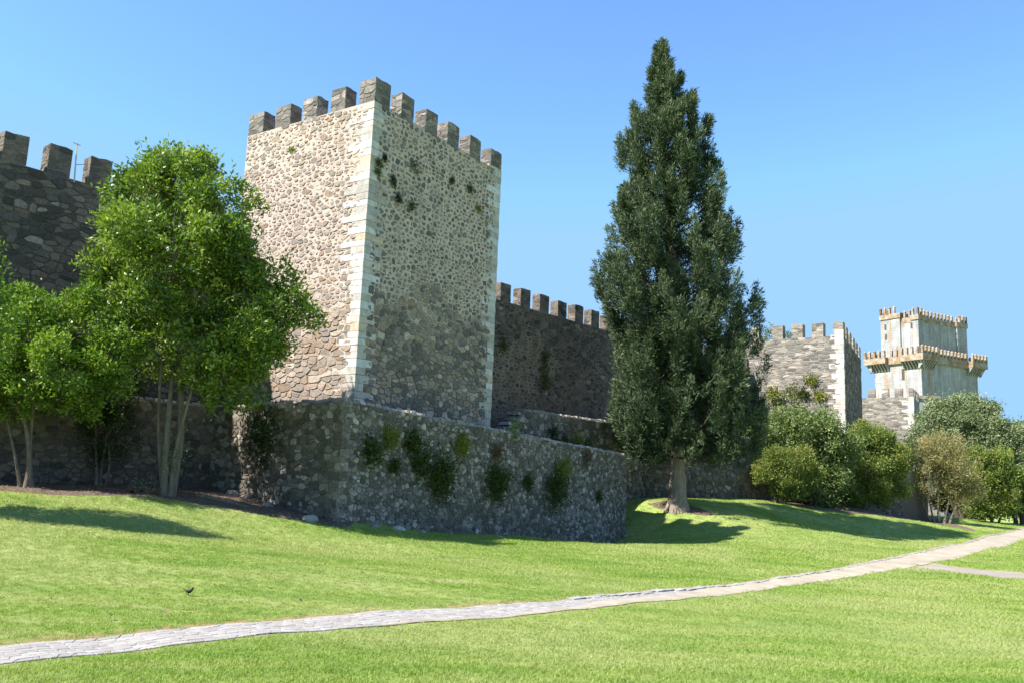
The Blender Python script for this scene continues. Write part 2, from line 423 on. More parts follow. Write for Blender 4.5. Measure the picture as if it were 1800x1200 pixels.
def axis_pts(a, b, step, lo, hi):
    core = list(np.arange(a, b, step)); o = []; s = step; p = a
    while p > lo: s *= 1.35; p -= s; o.append(p)
    r = []; s = step; p = core[-1]
    while p < hi: s *= 1.35; p += s; r.append(p)
    return np.array(o[::-1] + core + r)
gx, gy = axis_pts(-24, 52, .33, -2500, 2500), axis_pts(3.5, 92, .33, -2500, 3500)
X, Y = np.meshgrid(gx, gy); Xr, Yr = X.ravel(), Y.ravel()
Zr = gz(Xr, Yr)
dirt, ipath, dpath, dfar = masks(Xr, Yr)
Zr = Zr - np.where(ipath, np.clip(dpath / .3, 0, 1) * .02, 0)
nx, ny = len(gx), len(gy)
idx = np.arange(nx * ny).reshape(ny, nx)
gf = np.stack([idx[:-1, :-1].ravel(), idx[:-1, 1:].ravel(), idx[1:, 1:].ravel(), idx[1:, :-1].ravel()], 1)

def lawn_mat():
    t = NT('lawn')
    st = t.noise(.55, 6, 0.6, stretch=(.55, 1.9, 1))
    c = t.ramp(st, [(0.28, (.14, .232, .037)), (0.45, (.203, .287, .058)), (.58, (.265, .325, .088)), (.74, (.335, .355, .148))])
    c = t.mix(t.ramp(t.noise(.16, 4, .5), [(.42, 0.0), (.62, .75)]), c, (.335, .37, .135))
    c = t.mix(1.0, c, t.ramp(t.noise(30, 4, 0.8), [(0.25, .84), (0.7, 1.1)]), 'MULTIPLY')
    n2 = t.noise(3.2, 6, .7)
    verge = t.math('ADD', t.attr('verge'), t.math('MULTIPLY', t.math('SUBTRACT', n2, .5), 1.6))
    c = t.mix(t.maprange(verge, .45, .85), c, (.34, .25, .12))
    dm = t.math('ADD', t.attr('dirt'), t.math('MULTIPLY', t.math('SUBTRACT', t.noise(2.4, 7, .7), .5), .9))
    soil = t.ramp(t.noise(7, 8, .75), [(.28, (.07, .05, .036)), (.5, (.15, .11, .08)), (.72, (.27, .21, .16))])
    c = t.mix(t.maprange(dm, .42, .56), c, soil)
    t.color(c); t.bump(t.noise(24, 6, .8), .9, .05); t.set(Roughness=.95); t.b.inputs['Specular IOR Level'].default_value = .1
    return t.m
M['lawn'] = lawn_mat()
lawn = build('ground', np.stack([Xr, Yr, Zr], 1), gf, M['lawn'], smooth=True, origin=np.zeros(3), kind='structure')
for nm, val in (('dirt', dirt), ('verge', np.clip(1 - dfar / .55, 0, 1) * (~ipath) + np.clip(1 - dpath / .2, 0, 1) * .6)):
    a = lawn.data.attributes.new(nm, 'FLOAT', 'POINT'); a.data.foreach_set('value', np.clip(val, 0, 1).astype(np.float32))

# ------------------------------------------------------------------ grass blades (one mass, scattered over the lawn)
def grass_mat():
    t = NT('grass_blade')
    oi = t.n.new('ShaderNodeObjectInfo')
    st = t.noise(.55, 6, 0.6, stretch=(.55, 1.9, 1))
    c = t.ramp(st, [(0.28, (.157, .27, .037)), (0.45, (.235, .34, .062)), (.58, (.305, .383, .095)), (.74, (.39, .42, .172))])
    c = t.mix(t.ramp(t.noise(.16, 4, .5), [(.42, 0.0), (.62, .75)]), c, (.385, .425, .165))
    c = t.mix(1.0, c, t.ramp(oi.outputs['Random'], [(0, .86), (.8, 1.06), (1, 1.18)]), 'MULTIPLY')
    t.color(c); t.set(Roughness=.55)
    tr = t.n.new('ShaderNodeBsdfTranslucent'); mx = t.n.new('ShaderNodeMixShader'); mx.inputs[0].default_value = .35
    t.link(t.mix(1.0, c, (1.1, 1.1, .5), 'MULTIPLY'), tr.inputs[0])
    t.link(t.b.outputs[0], mx.inputs[1]); t.link(tr.outputs[0], mx.inputs[2]); t.link(mx.outputs[0], t.out.inputs[0])
    return t.m
M['grass'] = grass_mat()
tv, tf = [], []
for i in range(34):
    a = rnd.uniform(0, 6.28); r = .085 * math.sqrt(rnd.random()); p = np.array([r * math.cos(a), r * math.sin(a), -.004])
    b = rnd.uniform(0, 6.28); h = rnd.uniform(.014, .036); lean = rnd.uniform(.1, .9) * h
    d = np.array([math.cos(b) * lean, math.sin(b) * lean, h]); s = np.array([-math.sin(b), math.cos(b), 0]) * rnd.uniform(.0022, .004)
    k = len(tv); tv += [p - s, p + s, p + d * .6 + s * .8 + np.array([0, 0, .004]), p + d]; tf.append((k, k + 1, k + 2, k + 3))
tme = bpy.data.meshes.new('grass_tuft'); tme.from_pydata([tuple(v) for v in tv], [], tf); tme.materials.append(M['grass'])
tuft = bpy.data.objects.new('grass_tuft', tme)
sub = (Xr > -24) & (Xr < 52) & (Yr > 3.5) & (Yr < 90)
dist = np.hypot(Xr, Yr)
az = np.arctan2(Xr, Yr)
vis = (np.abs(az) < math.radians(40)) & sub
dens = np.where(vis, np.clip(3200 / np.maximum(dist, 6) ** 1.35, 5, 240), 0) * np.clip(1.3 - dirt * 3.0, 0, 1) * np.where(ipath, 0, np.clip(.3 + dpath / .25, 0, 1))
gme = lawn.data.copy(); gme.name = 'grass'
for nm, val in (('dens', dens), ('gsc', np.clip(dist / 16, .9, 2.2))):
    a = gme.attributes.new(nm, 'FLOAT', 'POINT'); a.data.foreach_set('value', val.astype(np.float32))
grass = bpy.data.objects.new('grass', gme); COL.objects.link(grass)
tag(grass, 'short mown bright green lawn grass on both sides of the path', 'grass', kind='stuff')
ng = bpy.data.node_groups.new('scatter_grass', 'GeometryNodeTree')
ng.interface.new_socket('Geometry', in_out='INPUT', socket_type='NodeSocketGeometry')
ng.interface.new_socket('Geometry', in_out='OUTPUT', socket_type='NodeSocketGeometry')
gi, go = ng.nodes.new('NodeGroupInput'), ng.nodes.new('NodeGroupOutput')
dp_ = ng.nodes.new('GeometryNodeDistributePointsOnFaces')
na = ng.nodes.new('GeometryNodeInputNamedAttribute'); na.data_type = 'FLOAT'; na.inputs[0].default_value = 'dens'
ns = ng.nodes.new('GeometryNodeInputNamedAttribute'); ns.data_type = 'FLOAT'; ns.inputs[0].default_value = 'gsc'
ob = ng.nodes.new('GeometryNodeObjectInfo'); ob.inputs['Object'].default_value = tuft
ip = ng.nodes.new('GeometryNodeInstanceOnPoints')
rv = ng.nodes.new('FunctionNodeRandomValue'); rv.data_type = 'FLOAT_VECTOR'
rv.inputs[0].default_value = (-.15, -.15, 0); rv.inputs[1].default_value = (.15, .15, 6.28)
rs = ng.nodes.new('FunctionNodeRandomValue'); rs.data_type = 'FLOAT'; rs.inputs[2].default_value = .7; rs.inputs[3].default_value = 1.25
mu = ng.nodes.new('ShaderNodeMath'); mu.operation = 'MULTIPLY'
L_ = ng.links.new
L_(gi.outputs[0], dp_.inputs['Mesh']); L_(na.outputs[0], dp_.inputs['Density']); L_(dp_.outputs['Points'], ip.inputs['Points'])
L_(ob.outputs['Geometry'], ip.inputs['Instance']); L_(rv.outputs[0], ip.inputs['Rotation'])
L_(rs.outputs[1], mu.inputs[0]); L_(ns.outputs[0], mu.inputs[1]); L_(mu.outputs[0], ip.inputs['Scale'])
L_(ip.outputs[0], go.inputs[0])
md = grass.modifiers.new('scatter', 'NODES'); md.node_group = ng

# ------------------------------------------------------------------ masonry: irregular stones by clipped Voronoi cells
def voronoi(pts, asp, lim, vary=0.0):
    """cells of pts (u,v) in a metric where v counts asp times; returns polygons"""
    S = pts * np.array([1, asp]); out = []; wt = (vary * rng.random(len(S)) ** 1.5) ** 2
    cs = lim * .62; grid = {}
    for i, p in enumerate(S): grid.setdefault((int(p[0] // cs), int(p[1] // cs)), []).append(i)
    for i, p in enumerate(S):
        gx_, gy_ = int(p[0] // cs), int(p[1] // cs)
        nb = [j for a in (-1, 0, 1) for b in (-1, 0, 1) for j in grid.get((gx_ + a, gy_ + b), ()) if j != i]
        nb.sort(key=lambda j: (S[j][0] - p[0]) ** 2 + (S[j][1] - p[1]) ** 2)
        x0, y0 = p; poly = [(-lim * .6, -lim * .6), (lim * .6, -lim * .6), (lim * .6, lim * .6), (-lim * .6, lim * .6)]
        for j in nb[:16]:
            dx, dy = S[j][0] - x0, S[j][1] - y0; h = (dx * dx + dy * dy + wt[i] - wt[j]) / 2
            new = []; n = len(poly)
            for k in range(n):
                a = poly[k]; b = poly[(k + 1) % n]
                da = a[0] * dx + a[1] * dy - h; db = b[0] * dx + b[1] * dy - h
                if da <= 0: new.append(a)
                if (da < 0) != (db < 0) and abs(da - db) > 1e-12:
                    t = da / (da - db); new.append((a[0] + (b[0] - a[0]) * t, a[1] + (b[1] - a[1]) * t))
            poly = new
            if len(poly) < 3: break
        if len(poly) >= 3 and abs(np.mean([a for a, b in poly])) < lim and abs(np.mean([b for a, b in poly])) < lim:
            out.append((i, np.array([(x0 + a, (y0 + b) / asp) for a, b in poly])))
    return out
def round_poly(p, cut=.25):
    q = np.roll(p, -1, 0); e = np.hypot(*(q - p).T)
    keep = e > .025 * e.sum(); p = p[keep] if keep.sum() >= 4 else p
    q = np.roll(p, -1, 0)
    r = np.empty((len(p) * 2, 2)); r[0::2] = p * (1 - cut) + q * cut; r[1::2] = p * cut + q * (1 - cut)
    return r
def masonry(O, u, n, W, v0, v1, size, asp=1.4, shrink=.85, depth=.025, drop=.15, tintf=None, skip=None):
    """stones on the wall face through O (plan), along u, facing n; v0/v1 numbers or functions of u. Returns [(verts, faces, tint, area, centre)]"""
    f0 = v0 if callable(v0) else (lambda a: v0); f1 = v1 if callable(v1) else (lambda a: v1)
    lo = min(f0(0), f0(W)); hi = max(f1(0), f1(W)); pts = []
    v = lo
    while v < hi:
        rh = size * rnd.uniform(.6, 1.05) / asp ** .5; a = -rnd.random() * size
        while a < W:
            st = size * asp ** .5 * rnd.uniform(.55, 1.45); a += st
            if rnd.random() > drop: pts.append((a - st / 2 + rnd.uniform(-.1, .1) * size, v + rh / 2 + rnd.uniform(-.24, .24) * rh))
        v += rh
    pts = np.array([p for p in pts if 0 < p[0] < W and f0(p[0]) < p[1] < f1(p[0])])
    res = []
    for i, poly in voronoi(pts, asp, size * 2.6, size * .95):
        c = poly.mean(0); s = shrink(c[0], c[1]) if callable(shrink) else shrink
        s = min(.98, s * rnd.uniform(.86, 1.06)) if s > .8 else s * (rnd.uniform(.45, 1.45) if rnd.random() < .8 else 1.5)
        if skip and skip(c[0], c[1]): continue
        p = round_poly(poly, rnd.uniform(.1, .24)); p = c + (p - c) * s * (1 + rng.uniform(-.09, .09, (len(p), 1)))
        p[:, 0] = np.clip(p[:, 0], 0.0, W); p[:, 1] = np.minimum(p[:, 1], [f1(a) for a in p[:, 0]])
        w_, h_ = np.ptp(p[:, 0]), np.ptp(p[:, 1])
        if w_ < .05 or h_ < .04: continue
        c = p.mean(0); q = c + (p - c) * rnd.uniform(.82, .93)
        d = depth * rnd.uniform(.5, 1.3); tl = rnd.uniform(-.12, .12); k = len(p)
        def W3(a, off): return np.stack([O[0] + u[0] * a[:, 0] + n[0] * off, O[1] + u[1] * a[:, 0] + n[1] * off, a[:, 1]], 1)
        o2 = d + tl * (q[:, 1] - c[1])
        V = np.concatenate([W3(p, np.full(k, -.03)), W3(p, o2 * .45), W3(q, o2)])
        flip = (u[0] * n[1] - u[1] * n[0]) > 0
        Fc = []
        for b in (0, k):
            for j in range(k):
                j2 = (j + 1) % k; f = (b + j, b + j2, b + k + j2, b + k + j); Fc.append(f[::-1] if flip else f)
        top = tuple(range(2 * k, 3 * k)); Fc.append(top[::-1] if flip else top)
        tn = tintf(c[0], c[1]) if tintf else rnd.random()
        res.append((V, Fc, min(1, max(0, tn)), w_ * h_, V.mean(0)))
    return res
def place_stones(stones, m, parent, n_single, name='stone', rest='stonework'):
    """the largest in view one by one, the rest joined into one part"""
    stones = sorted(stones, key=lambda s: -s[3] / (s[4] @ s[4]))
    for V, Fc, tn, _, _ in stones[:n_single]:
        build(name, V, Fc, m, parent, tint=tn, origin=V.mean(0))
    if len(stones) > n_single:
        mb = MB()
        for V, Fc, tn, _, _ in stones[n_single:]: mb.add(V, Fc, tn)
        mb.build(rest, m, parent, kind='stuff')
def seg_wall(mb, A, B, thick, inward, zb, za, zt_b):
    """prism from plan A to B; thickness toward inward; top za at A, zt_b at B"""
    A, B = np.array(A), np.array(B); i = np.array(inward) * thick
    q = [A, B, B + i, A + i]; zt = [za, zt_b, zt_b, za]
    d = B - A
    if d[0] * i[1] - d[1] * i[0] < 0: q, zt = q[::-1], zt[::-1]
    mb.hexa([v3(p, zb) for p in q] + [v3(p, z) for p, z in zip(q, zt)])
def merlon(parent, O, u, n, W, z0, z1, th, core=None, stone=None, size=.3, faces='flbr', name='merlon'):
    """battlement block with its front-left corner at O (plan), along u, facing n"""
    O = np.array(O); u = np.array(u); n = np.array(n); mb = MB()
    q = [O, O + u * W, O + u * W - n * th, O - n * th]
    if u[0] * -n[1] - u[1] * -n[0] < 0: q = q[::-1]
    j = lambda: np.array([rnd.uniform(-.03, .03), rnd.uniform(-.03, .03)])
    zz = [z1 + rnd.uniform(-.06, .05) for _ in q]
    # ragged capping: top made of 3x3 cells
    A, B, D_ = q[0], q[1], q[3]
    g = 4; vs = [v3(p, z0 - .05) for p in q]
    for b in range(g):
        for a in range(g):
            p = A + (B - A) * a / (g - 1) + (D_ - A) * b / (g - 1)
            edge = (a in (0, g - 1)) + (b in (0, g - 1))
            vs.append(v3(p + j() * .5, z1 + rnd.uniform(-.035, .025)))
    fs = []
    for b in range(g - 1):
        for a in range(g - 1):
            k = 4 + b * g + a; fs.append((k, k + 1, k + 1 + g, k + g))
    rim = [[4 + a for a in range(g)], [4 + g * b + g - 1 for b in range(g)], [4 + g * (g - 1) + a for a in range(g - 1, -1, -1)], [4 + g * b for b in range(g - 1, -1, -1)]]
    for k in range(4): fs.append((k, (k + 1) % 4) + tuple(rim[k][::-1]))
    mb.add(vs, fs)
    o = mb.build(name, core or M['mortar_merlon'], parent)
    st = []
    if 'f' in faces: st += masonry(O, u, n, W, z0, z1 - .03, size, 2.0, .93, .016)
    if 'l' in faces: st += masonry(O - n * th, n, -u, th, z0, z1 - .03, size * .8, 2.4, .93, .016)
    if 'r' in faces: st += masonry(O + u * W, -n, u, th, z0, z1 - .03, size, 2.0, .93, .016)
    if st:
        k = MB()
        for V, Fc, tn, _, _ in st: k.add(V, Fc, tn)
        k.build('stonework', stone or M['stone_merlon'], o, kind='stuff')
    return o
def quoins(parent, corner, da, db, z0, z1, course, la, lb, proud=.018, m=None, tmax=1.0):
    """corner blocks: da, db plan directions away from the corner along the two faces"""
    z = z0; k = 0
    while z < z1 - .1:
        h = min(course * rnd.uniform(.82, 1.2), z1 - z)
        longa = (k % 2 == 0)
        a = (la if longa else la * .55) * rnd.uniform(.8, 1.25); b = (lb * .55 if longa else lb) * rnd.uniform(.8, 1.25)
        na_, nb_ = -db, -da; pr = proud * rnd.uniform(.6, 1.5); g = .008
        o = corner + na_ * pr + nb_ * pr
        # L-shaped in plan: 6 corners
        d = .1
        pl = [o, o + da * (a + pr), o + da * (a + pr) + db * (d + pr), o + da * (d + pr) + db * (d + pr), o + da * (d + pr) + db * (b + pr), o + db * (b + pr)]
        if (da[0] * db[1] - da[1] * db[0]) < 0: pl = pl[::-1]
        r = .012
        vs = [v3(p, z + g) for p in pl] + [v3(p, z + h - g) for p in pl]
        cx = sum(pl) / 6
        vs = [v + np.array([rnd.uniform(-.006, .006), rnd.uniform(-.006, .006), rnd.uniform(-.006, .006)]) for v in vs]
        fs = [tuple(range(5, -1, -1)), tuple(range(6, 12))] + [(i, (i + 1) % 6, (i + 1) % 6 + 6, i + 6) for i in range(6)]
        build('quoin', vs, fs, m or M['quoin'], parent, tint=rnd.random() * tmax)
        z += h; k += 1

# ------------------------------------------------------------------ the big tower
ZT, ZM = 14.80, 15.80
tower = tag(empty('stone_tower', v3(P + w * TL / 2 + l * TS / 2, 0)), 'tall square rubble tower with pale corner blocks and battlements, sunlit on its left face', 'tower')
mb = MB(); mb.box(P + w * .004 + l * .004, w * (TL - .008), l * (TS - .004), -3.0, ZT)
mb.build('wall', M['mortar_tower'], tower)
# sheet proud of the core, carrying the plaster tone set for the sunlit face
mb = MB(); mb.box(P + nl * .01 + l * .02, l * (TS - .02), w * .3, -3.0, ZT - .003)
mb.build('render_coat', M['mortar_tower_left'], tower)
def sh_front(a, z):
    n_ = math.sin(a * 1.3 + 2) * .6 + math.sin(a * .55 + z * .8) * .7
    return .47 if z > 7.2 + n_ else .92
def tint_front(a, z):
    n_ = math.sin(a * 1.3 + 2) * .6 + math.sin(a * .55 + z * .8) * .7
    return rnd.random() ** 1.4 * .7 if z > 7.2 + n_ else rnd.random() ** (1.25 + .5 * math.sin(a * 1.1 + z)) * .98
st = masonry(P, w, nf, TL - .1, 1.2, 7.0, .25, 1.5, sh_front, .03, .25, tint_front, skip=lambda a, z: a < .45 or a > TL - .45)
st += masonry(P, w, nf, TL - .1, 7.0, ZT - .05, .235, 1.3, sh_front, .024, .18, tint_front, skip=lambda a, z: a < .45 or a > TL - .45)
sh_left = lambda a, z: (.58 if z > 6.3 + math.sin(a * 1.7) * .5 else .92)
tl = lambda a, z: (.38 + .62 * rnd.random()) if z > 6.3 else .4 + .6 * rnd.random()  # sunlight put into the tint: stones lighter than on the shaded front
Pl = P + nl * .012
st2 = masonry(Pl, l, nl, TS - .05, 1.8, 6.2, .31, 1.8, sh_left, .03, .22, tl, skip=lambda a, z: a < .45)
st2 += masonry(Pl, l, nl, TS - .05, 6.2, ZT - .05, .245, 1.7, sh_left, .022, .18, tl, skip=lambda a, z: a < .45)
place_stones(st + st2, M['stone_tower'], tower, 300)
quoins(tower, P + nl * .012, w, l, 1.6, ZT + .02, .29, .9, 1.12)
quoins(tower, P + w * TL, -w, l, -.2, ZT + .1, .3, .95, .5)
for t0, t1 in ((.0, .86), (1.62, 2.40), (3.23, 4.03), (4.80, 5.62), (6.48, 7.34), (8.23, 9.10)):
    if t0 > 0: merlon(tower, P + w * t0, w, nf, t1 - t0, ZT, ZM + rnd.uniform(-.06, .05), .62)
for t0, t1 in ((7.75, 6.76), (5.95, 5.0), (4.2, 3.36), (2.5, 1.68)):
    merlon(tower, P + l * t0, -l, nl, t0 - t1, ZT, ZM + rnd.uniform(-.05, .08), .62)
cm = merlon(tower, P + l * .86, -l, nl, .86, ZT, ZM + .02, .9, faces='f')
kb = MB()
for V, Fc, tn, _, _ in masonry(P, w, nf, .88, ZT, ZM - .03, .3, 2.0, .93, .016): kb.add(V, Fc, tn)
kb.build('stonework', M['stone_merlon'], cm, kind='stuff')
for k in range(5): merlon(tower, P + w * TL + l * (1.6 * k + 1.6), l, w, .85, ZT, ZM, .6, faces='')
for k in range(5): merlon(tower, P + l * TS + w * (1.75 * k + .9), w, l, .85, ZT, ZM, .6, faces='')

# ------------------------------------------------------------------ curtain walls
def curtain(name, label, t0, t1, stones, mer, m_core, n_single):
    A = C + wc * t0; B = C + wc * t1
    r = tag(empty(name, v3((A + B) / 2, -1)), label, 'wall')
    mb = MB(); seg_wall(mb, A, B, 1.6, -nc, -3, 10.58, 10.52); mb.build('wall', m_core, r)
    st = []
    for a, b, z0, z1, s, sh in stones: st += masonry(C + wc * a, wc, nc, b - a, z0, z1, s, 1.8, sh, .03, .2, lambda p, q: rnd.random())
    place_stones(st, M['stone_curtain'], r, n_single)
    for a, b in mer: merlon(r, C + wc * a, wc, nc, b - a, 10.55, 11.69 + rnd.uniform(-.05, .05), .62, core=M['mortar_merlon'], stone=M['stone_curtain'], size=.34, faces='fl')
    return r
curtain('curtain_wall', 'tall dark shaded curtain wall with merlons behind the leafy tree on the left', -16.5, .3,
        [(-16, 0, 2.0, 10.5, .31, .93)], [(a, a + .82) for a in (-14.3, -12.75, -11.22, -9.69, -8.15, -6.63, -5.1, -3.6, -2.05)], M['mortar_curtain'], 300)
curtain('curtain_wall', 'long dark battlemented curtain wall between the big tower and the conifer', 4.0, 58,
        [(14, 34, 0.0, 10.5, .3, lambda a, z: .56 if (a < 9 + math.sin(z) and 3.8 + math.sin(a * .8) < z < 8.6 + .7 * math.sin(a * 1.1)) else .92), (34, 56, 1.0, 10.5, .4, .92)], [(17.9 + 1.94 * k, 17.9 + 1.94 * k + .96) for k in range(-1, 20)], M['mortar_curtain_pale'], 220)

# ------------------------------------------------------------------ retaining wall round the tower's foot, and the outer walls
def coping(parent, A, B, za, zb, th, inward, m, step=.42):
    A, B = np.array(A), np.array(B); L = np.linalg.norm(B - A); d = (B - A) / L; t = 0.0; inward = np.array(inward)
    while t < L - .1:
        s = min(step * rnd.uniform(.6, 1.5), L - t); mb = MB(); z = za + (zb - za) * (t + s / 2) / L
        o = A + d * (t + .01) - inward * rnd.uniform(.0, .04)
        q = [o, o + d * (s - .02), o + d * (s - .02) + inward * th, o + inward * th]
        if d[0] * inward[1] - d[1] * inward[0] < 0: q = q[::-1]
        h = rnd.uniform(.07, .14)
        c = sum(q) / 4
        mb.hexa([v3(p, z - .05) for p in q] + [v3(c + (p - c) * rnd.uniform(.66, .84), z + h + rnd.uniform(-.025, .025)) for p in q], rnd.uniform(.6, 1))  # tinted lighter and sloped to give a sunlit rim along the top
        mb.build('coping_stone', m, parent); t += s
rw = tag(empty('retaining_wall', v3((T + TE) / 2, -2)), 'weathered grey retaining wall with tufts of plants, in front of the big tower', 'wall')
za, ze = 2.42, 1.47
mb = MB()
mb2 = [MB(), MB(), MB()]
seg_wall(mb2[0], T + w * .003, TE, .75, l, -4.5, za, ze); seg_wall(mb2[1], T + l * .752, TB + l * .3, .75, w, -4.0, za - .004, 2.26); seg_wall(mb2[2], TE + l * .752 , TE + l * 3.6, .75, -w, -4.5, ze - .004, ze + .6)
for k in mb2: k.build('wall', M['mortar_terrace'], rw)
top = lambda a: za + (ze - za) * a / 22.69 - .02
bot = lambda a: gz1(*(T + w * a + nf * .1)) - .25
tt = lambda a, z: rnd.random() ** (1.3 + .5 * math.sin(a * .55 + 1) * math.sin(z * 1.1 + a * .2)) * .97
st = masonry(T, w, nf, 22.69, bot, top, .18, 1.35, lambda a, z: .9, .035, .2, tt)
st += masonry(T, l, nl, 7.03, lambda a: gz1(*(T + l * a + nl * .1)) - .25, lambda a: za - .16 * a / 7, .22, 1.3, .9, .035, .2, tt)
place_stones(st, M['stone_terrace'], rw, 300)
quoins(rw, T, w, l, -2.2, za - .02, .27, .42, .4, .03, M['stone_terrace'], .7)
quoins(rw, TE, -w, l, -3.5, ze - .02, .25, .4, .4, .03, M['stone_terrace'], .7)
coping(rw, T, TE, za, ze, .75, l, M['stone_terrace']); coping(rw, TB + l * .2, T + l * .76, 2.26, za, .75, w, M['stone_terrace'])
# loose foot stones
for x, y, s in ((545, 912, .3), (660, 925, .22), (700, 929, .25), (742, 934, .2), (880, 943, .16), (1098, 941, .22), (1112, 938, .13), (408, 866, .25), (430, 872, .2), (470, 886, .22)):
    p = ghit(x, y + 2); mb = MB()
    ring = []
    for zf, rf in ((-.3, .9), (.1, 1.0), (.45, .75), (.62, .35)):
        for k in range(8):
            a = k * math.pi / 4 + rnd.uniform(-.2, .2); rr = s * rf * rnd.uniform(.8, 1.15); ring.append((p[0] + math.cos(a) * rr, p[1] + math.sin(a) * rr, p[2] + s * zf))
    fs = [(i * 8 + k, i * 8 + (k + 1) % 8, i * 8 + 8 + (k + 1) % 8, i * 8 + 8 + k) for i in range(3) for k in range(8)] + [tuple(range(24, 32))]
    mb.add(ring, fs, rnd.uniform(.5, 1)); o = mb.build('fallen_stone', M['stone_terrace'])
    tag(o, 'small loose grey stone lying at the foot of the retaining wall', 'stone', 'loose stones at the foot of the retaining wall')

ow = tag(empty('outer_wall', v3(TB - wc * 6, -1)), 'low shaded outer wall behind the trunks of the leafy trees on the left', 'wall')
A0, B0 = TB - wc * 16, TB + wc * .3
mb = MB(); seg_wall(mb, A0, B0, .8, -nc, -3.5, 2.3, 2.3); mb.build('wall', M['mortar_outer'], ow)
st = masonry(A0, wc, nc, 16, -1.4, 2.25, .28, 1.45, .9, .03, .2)
place_stones(st, M['stone_curtain'], ow, 120)
coping(ow, A0, B0, 2.3, 2.3, .8, -nc, M['stone_terrace'], .5)

ow2 = tag(empty('outer_wall', v3(Q + wc * 26, -1)), 'long low shaded outer wall behind the conifer trunk and the round bushes', 'wall')
q0 = on_plane(885, 752, Q, wc)[:2]; q1 = on_plane(922, 720, Q, wc)[:2]; q2 = on_plane(1130, 750, Q, wc)[:2]
d2 = unit(OE - q2); n2 = np.array([d2[1], -d2[0]])
for k, (a, b, z0, z1) in enumerate(((q0, q1, 2.35, 3.62), (q1 + wc * .003, q2, 3.62, 3.58), (q2 + d2 * .003, OE, 3.576, 3.25))):
    mb = MB(); nn = nc if k < 2 else n2; seg_wall(mb, a, b, .8, -nn, -4.5, z0, z1); mb.build('wall', M['mortar_outer'] if k == 2 else M['mortar_terrace'], ow2)
    coping(ow2, a, b, z0, z1, .8, -nn, M['stone_terrace'], .5)
mb = MB(); seg_wall(mb, OE + d2 * .003, np.array([39.0, 78.6]), .8, -n2, -4.5, 2.6, 1.9); mb.build('wall', M['mortar_outer'], ow2)
L1 = np.linalg.norm(q2 - q1); L2 = np.linalg.norm(OE - q2)
st = masonry(q0, wc, nc, np.linalg.norm(q1 - q0), -1.2, lambda a: 2.35 + a * .6, .34, 1.3, .86, .05, .15, tt) + masonry(q1, wc, nc, L1, -1.6, 3.55, .34, 1.3, .86, .05, .15, tt)
st2 = masonry(q2, d2, n2, L2, -3.0, 3.2, .42, 1.4, .84, .06, .15)
place_stones(st, M['stone_terrace'], ow2, 60); place_stones(st2, M['stone_curtain'], ow2, 0, rest='stonework')

# ------------------------------------------------------------------ second tower, small tower, keep
N2 = at(1481.5, 564.6, 72.0); zt2 = N2[2]; zb2 = zt2 - 1.25; N2 = N2[:2]
w2 = np.array([math.sin(math.radians(27.97)), math.cos(math.radians(27.97))]); l2 = np.array([-math.sin(math.radians(55.58)), math.cos(math.radians(55.58))])
nf2 = unit(np.array([w2[1], -w2[0]])); nl2 = unit(np.array([-l2[1], l2[0]])); nl2 = nl2 if nl2[1] < 0 else -nl2
tw2 = tag(empty('stone_tower', v3(N2 + w2 * 7 + l2 * 4, 0)), 'distant square tower of thin stone courses with a white corner, right of the conifer', 'tower')
mb = MB(); mb.box(N2, w2 * 15.4, l2 * 9.5, -4, zb2); mb.build('wall', M['mortar_thin'], tw2)
st = masonry(N2, l2, nl2, 9.0, -1, zb2, .34, 3.2, .93, .025, .15, skip=lambda a, z: a < .5)
place_stones(st, M['stone_thin'], tw2, 0)
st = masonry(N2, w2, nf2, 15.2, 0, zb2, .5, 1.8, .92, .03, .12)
place_stones(st, M['stone_curtain'], tw2, 0, rest='shaded_stonework')  # darker stone puts this face's shade into its colour
quoins(tw2, N2, w2, l2, -1, zb2 + .6, .42, .75, 1.15, .025)
for x0, x1 in ((1357, 1376), (1391, 1411), (1427, 1447), (1464, 1482)):
    a = (on_plane(x0, 580, N2, l2)[:2] - N2) @ l2; b = (on_plane(x1, 580, N2, l2)[:2] - N2) @ l2
    merlon(tw2, N2 + l2 * a, -l2, nl2, a - b, zb2, zt2, .8, M['mortar_thin'], M['stone_thin'], .4, faces='f')
merlon(tw2, N2 + l2 * 8.3, -l2, nl2, .9, zb2, zt2, .8, M['mortar_thin'], M['stone_thin'], .4, faces='f')
for k in range(5): merlon(tw2, N2 + w2 * (2.7 + 2.85 * k), w2, nf2, 1.3, zb2, zt2, .8, M['mortar_thin'], M['stone_thin'], .4, faces='fl')

N4 = at(1605, 681, 104.0); zt4 = N4[2]; N4 = N4[:2]
w4 = np.array([math.sin(math.radians(31)), math.cos(math.radians(31))]); l4 = np.array([-w4[1], w4[0]]); nf4, nl4 = -l4, -w4
tw4 = tag(empty('stone_tower', v3(N4 + w4 * 3 + l4 * 4, 0)), 'small far grey stone tower with four merlons in front of the orange-topped keep', 'tower')
mb = MB(); mb.box(N4, w4 * 7.5, l4 * 10, -4, zt4 - 1.2); mb.build('wall', M['mortar_thin'], tw4)
place_stones(masonry(N4, l4, nl4, 9.8, 2, zt4 - 1.2, .42, 3, .93, .025, .15, skip=lambda a, z: a < .6), M['stone_thin'], tw4, 0)
quoins(tw4, N4, w4, l4, 0, zt4 - 1.15, .5, .8, 1.2, .03)
for x0, x1 in ((1525, 1538), (1549.5, 1562), (1572.5, 1586.5), (1597, 1605)):
    a = (on_plane(x0, 685, N4, l4)[:2] - N4) @ l4; b = (on_plane(x1, 685, N4, l4)[:2] - N4) @ l4
    merlon(tw4, N4 + l4 * a, -l4, nl4, a - b, zt4 - 1.2, zt4, .7, M['mortar_thin'], M['stone_thin'], .5, faces='f')
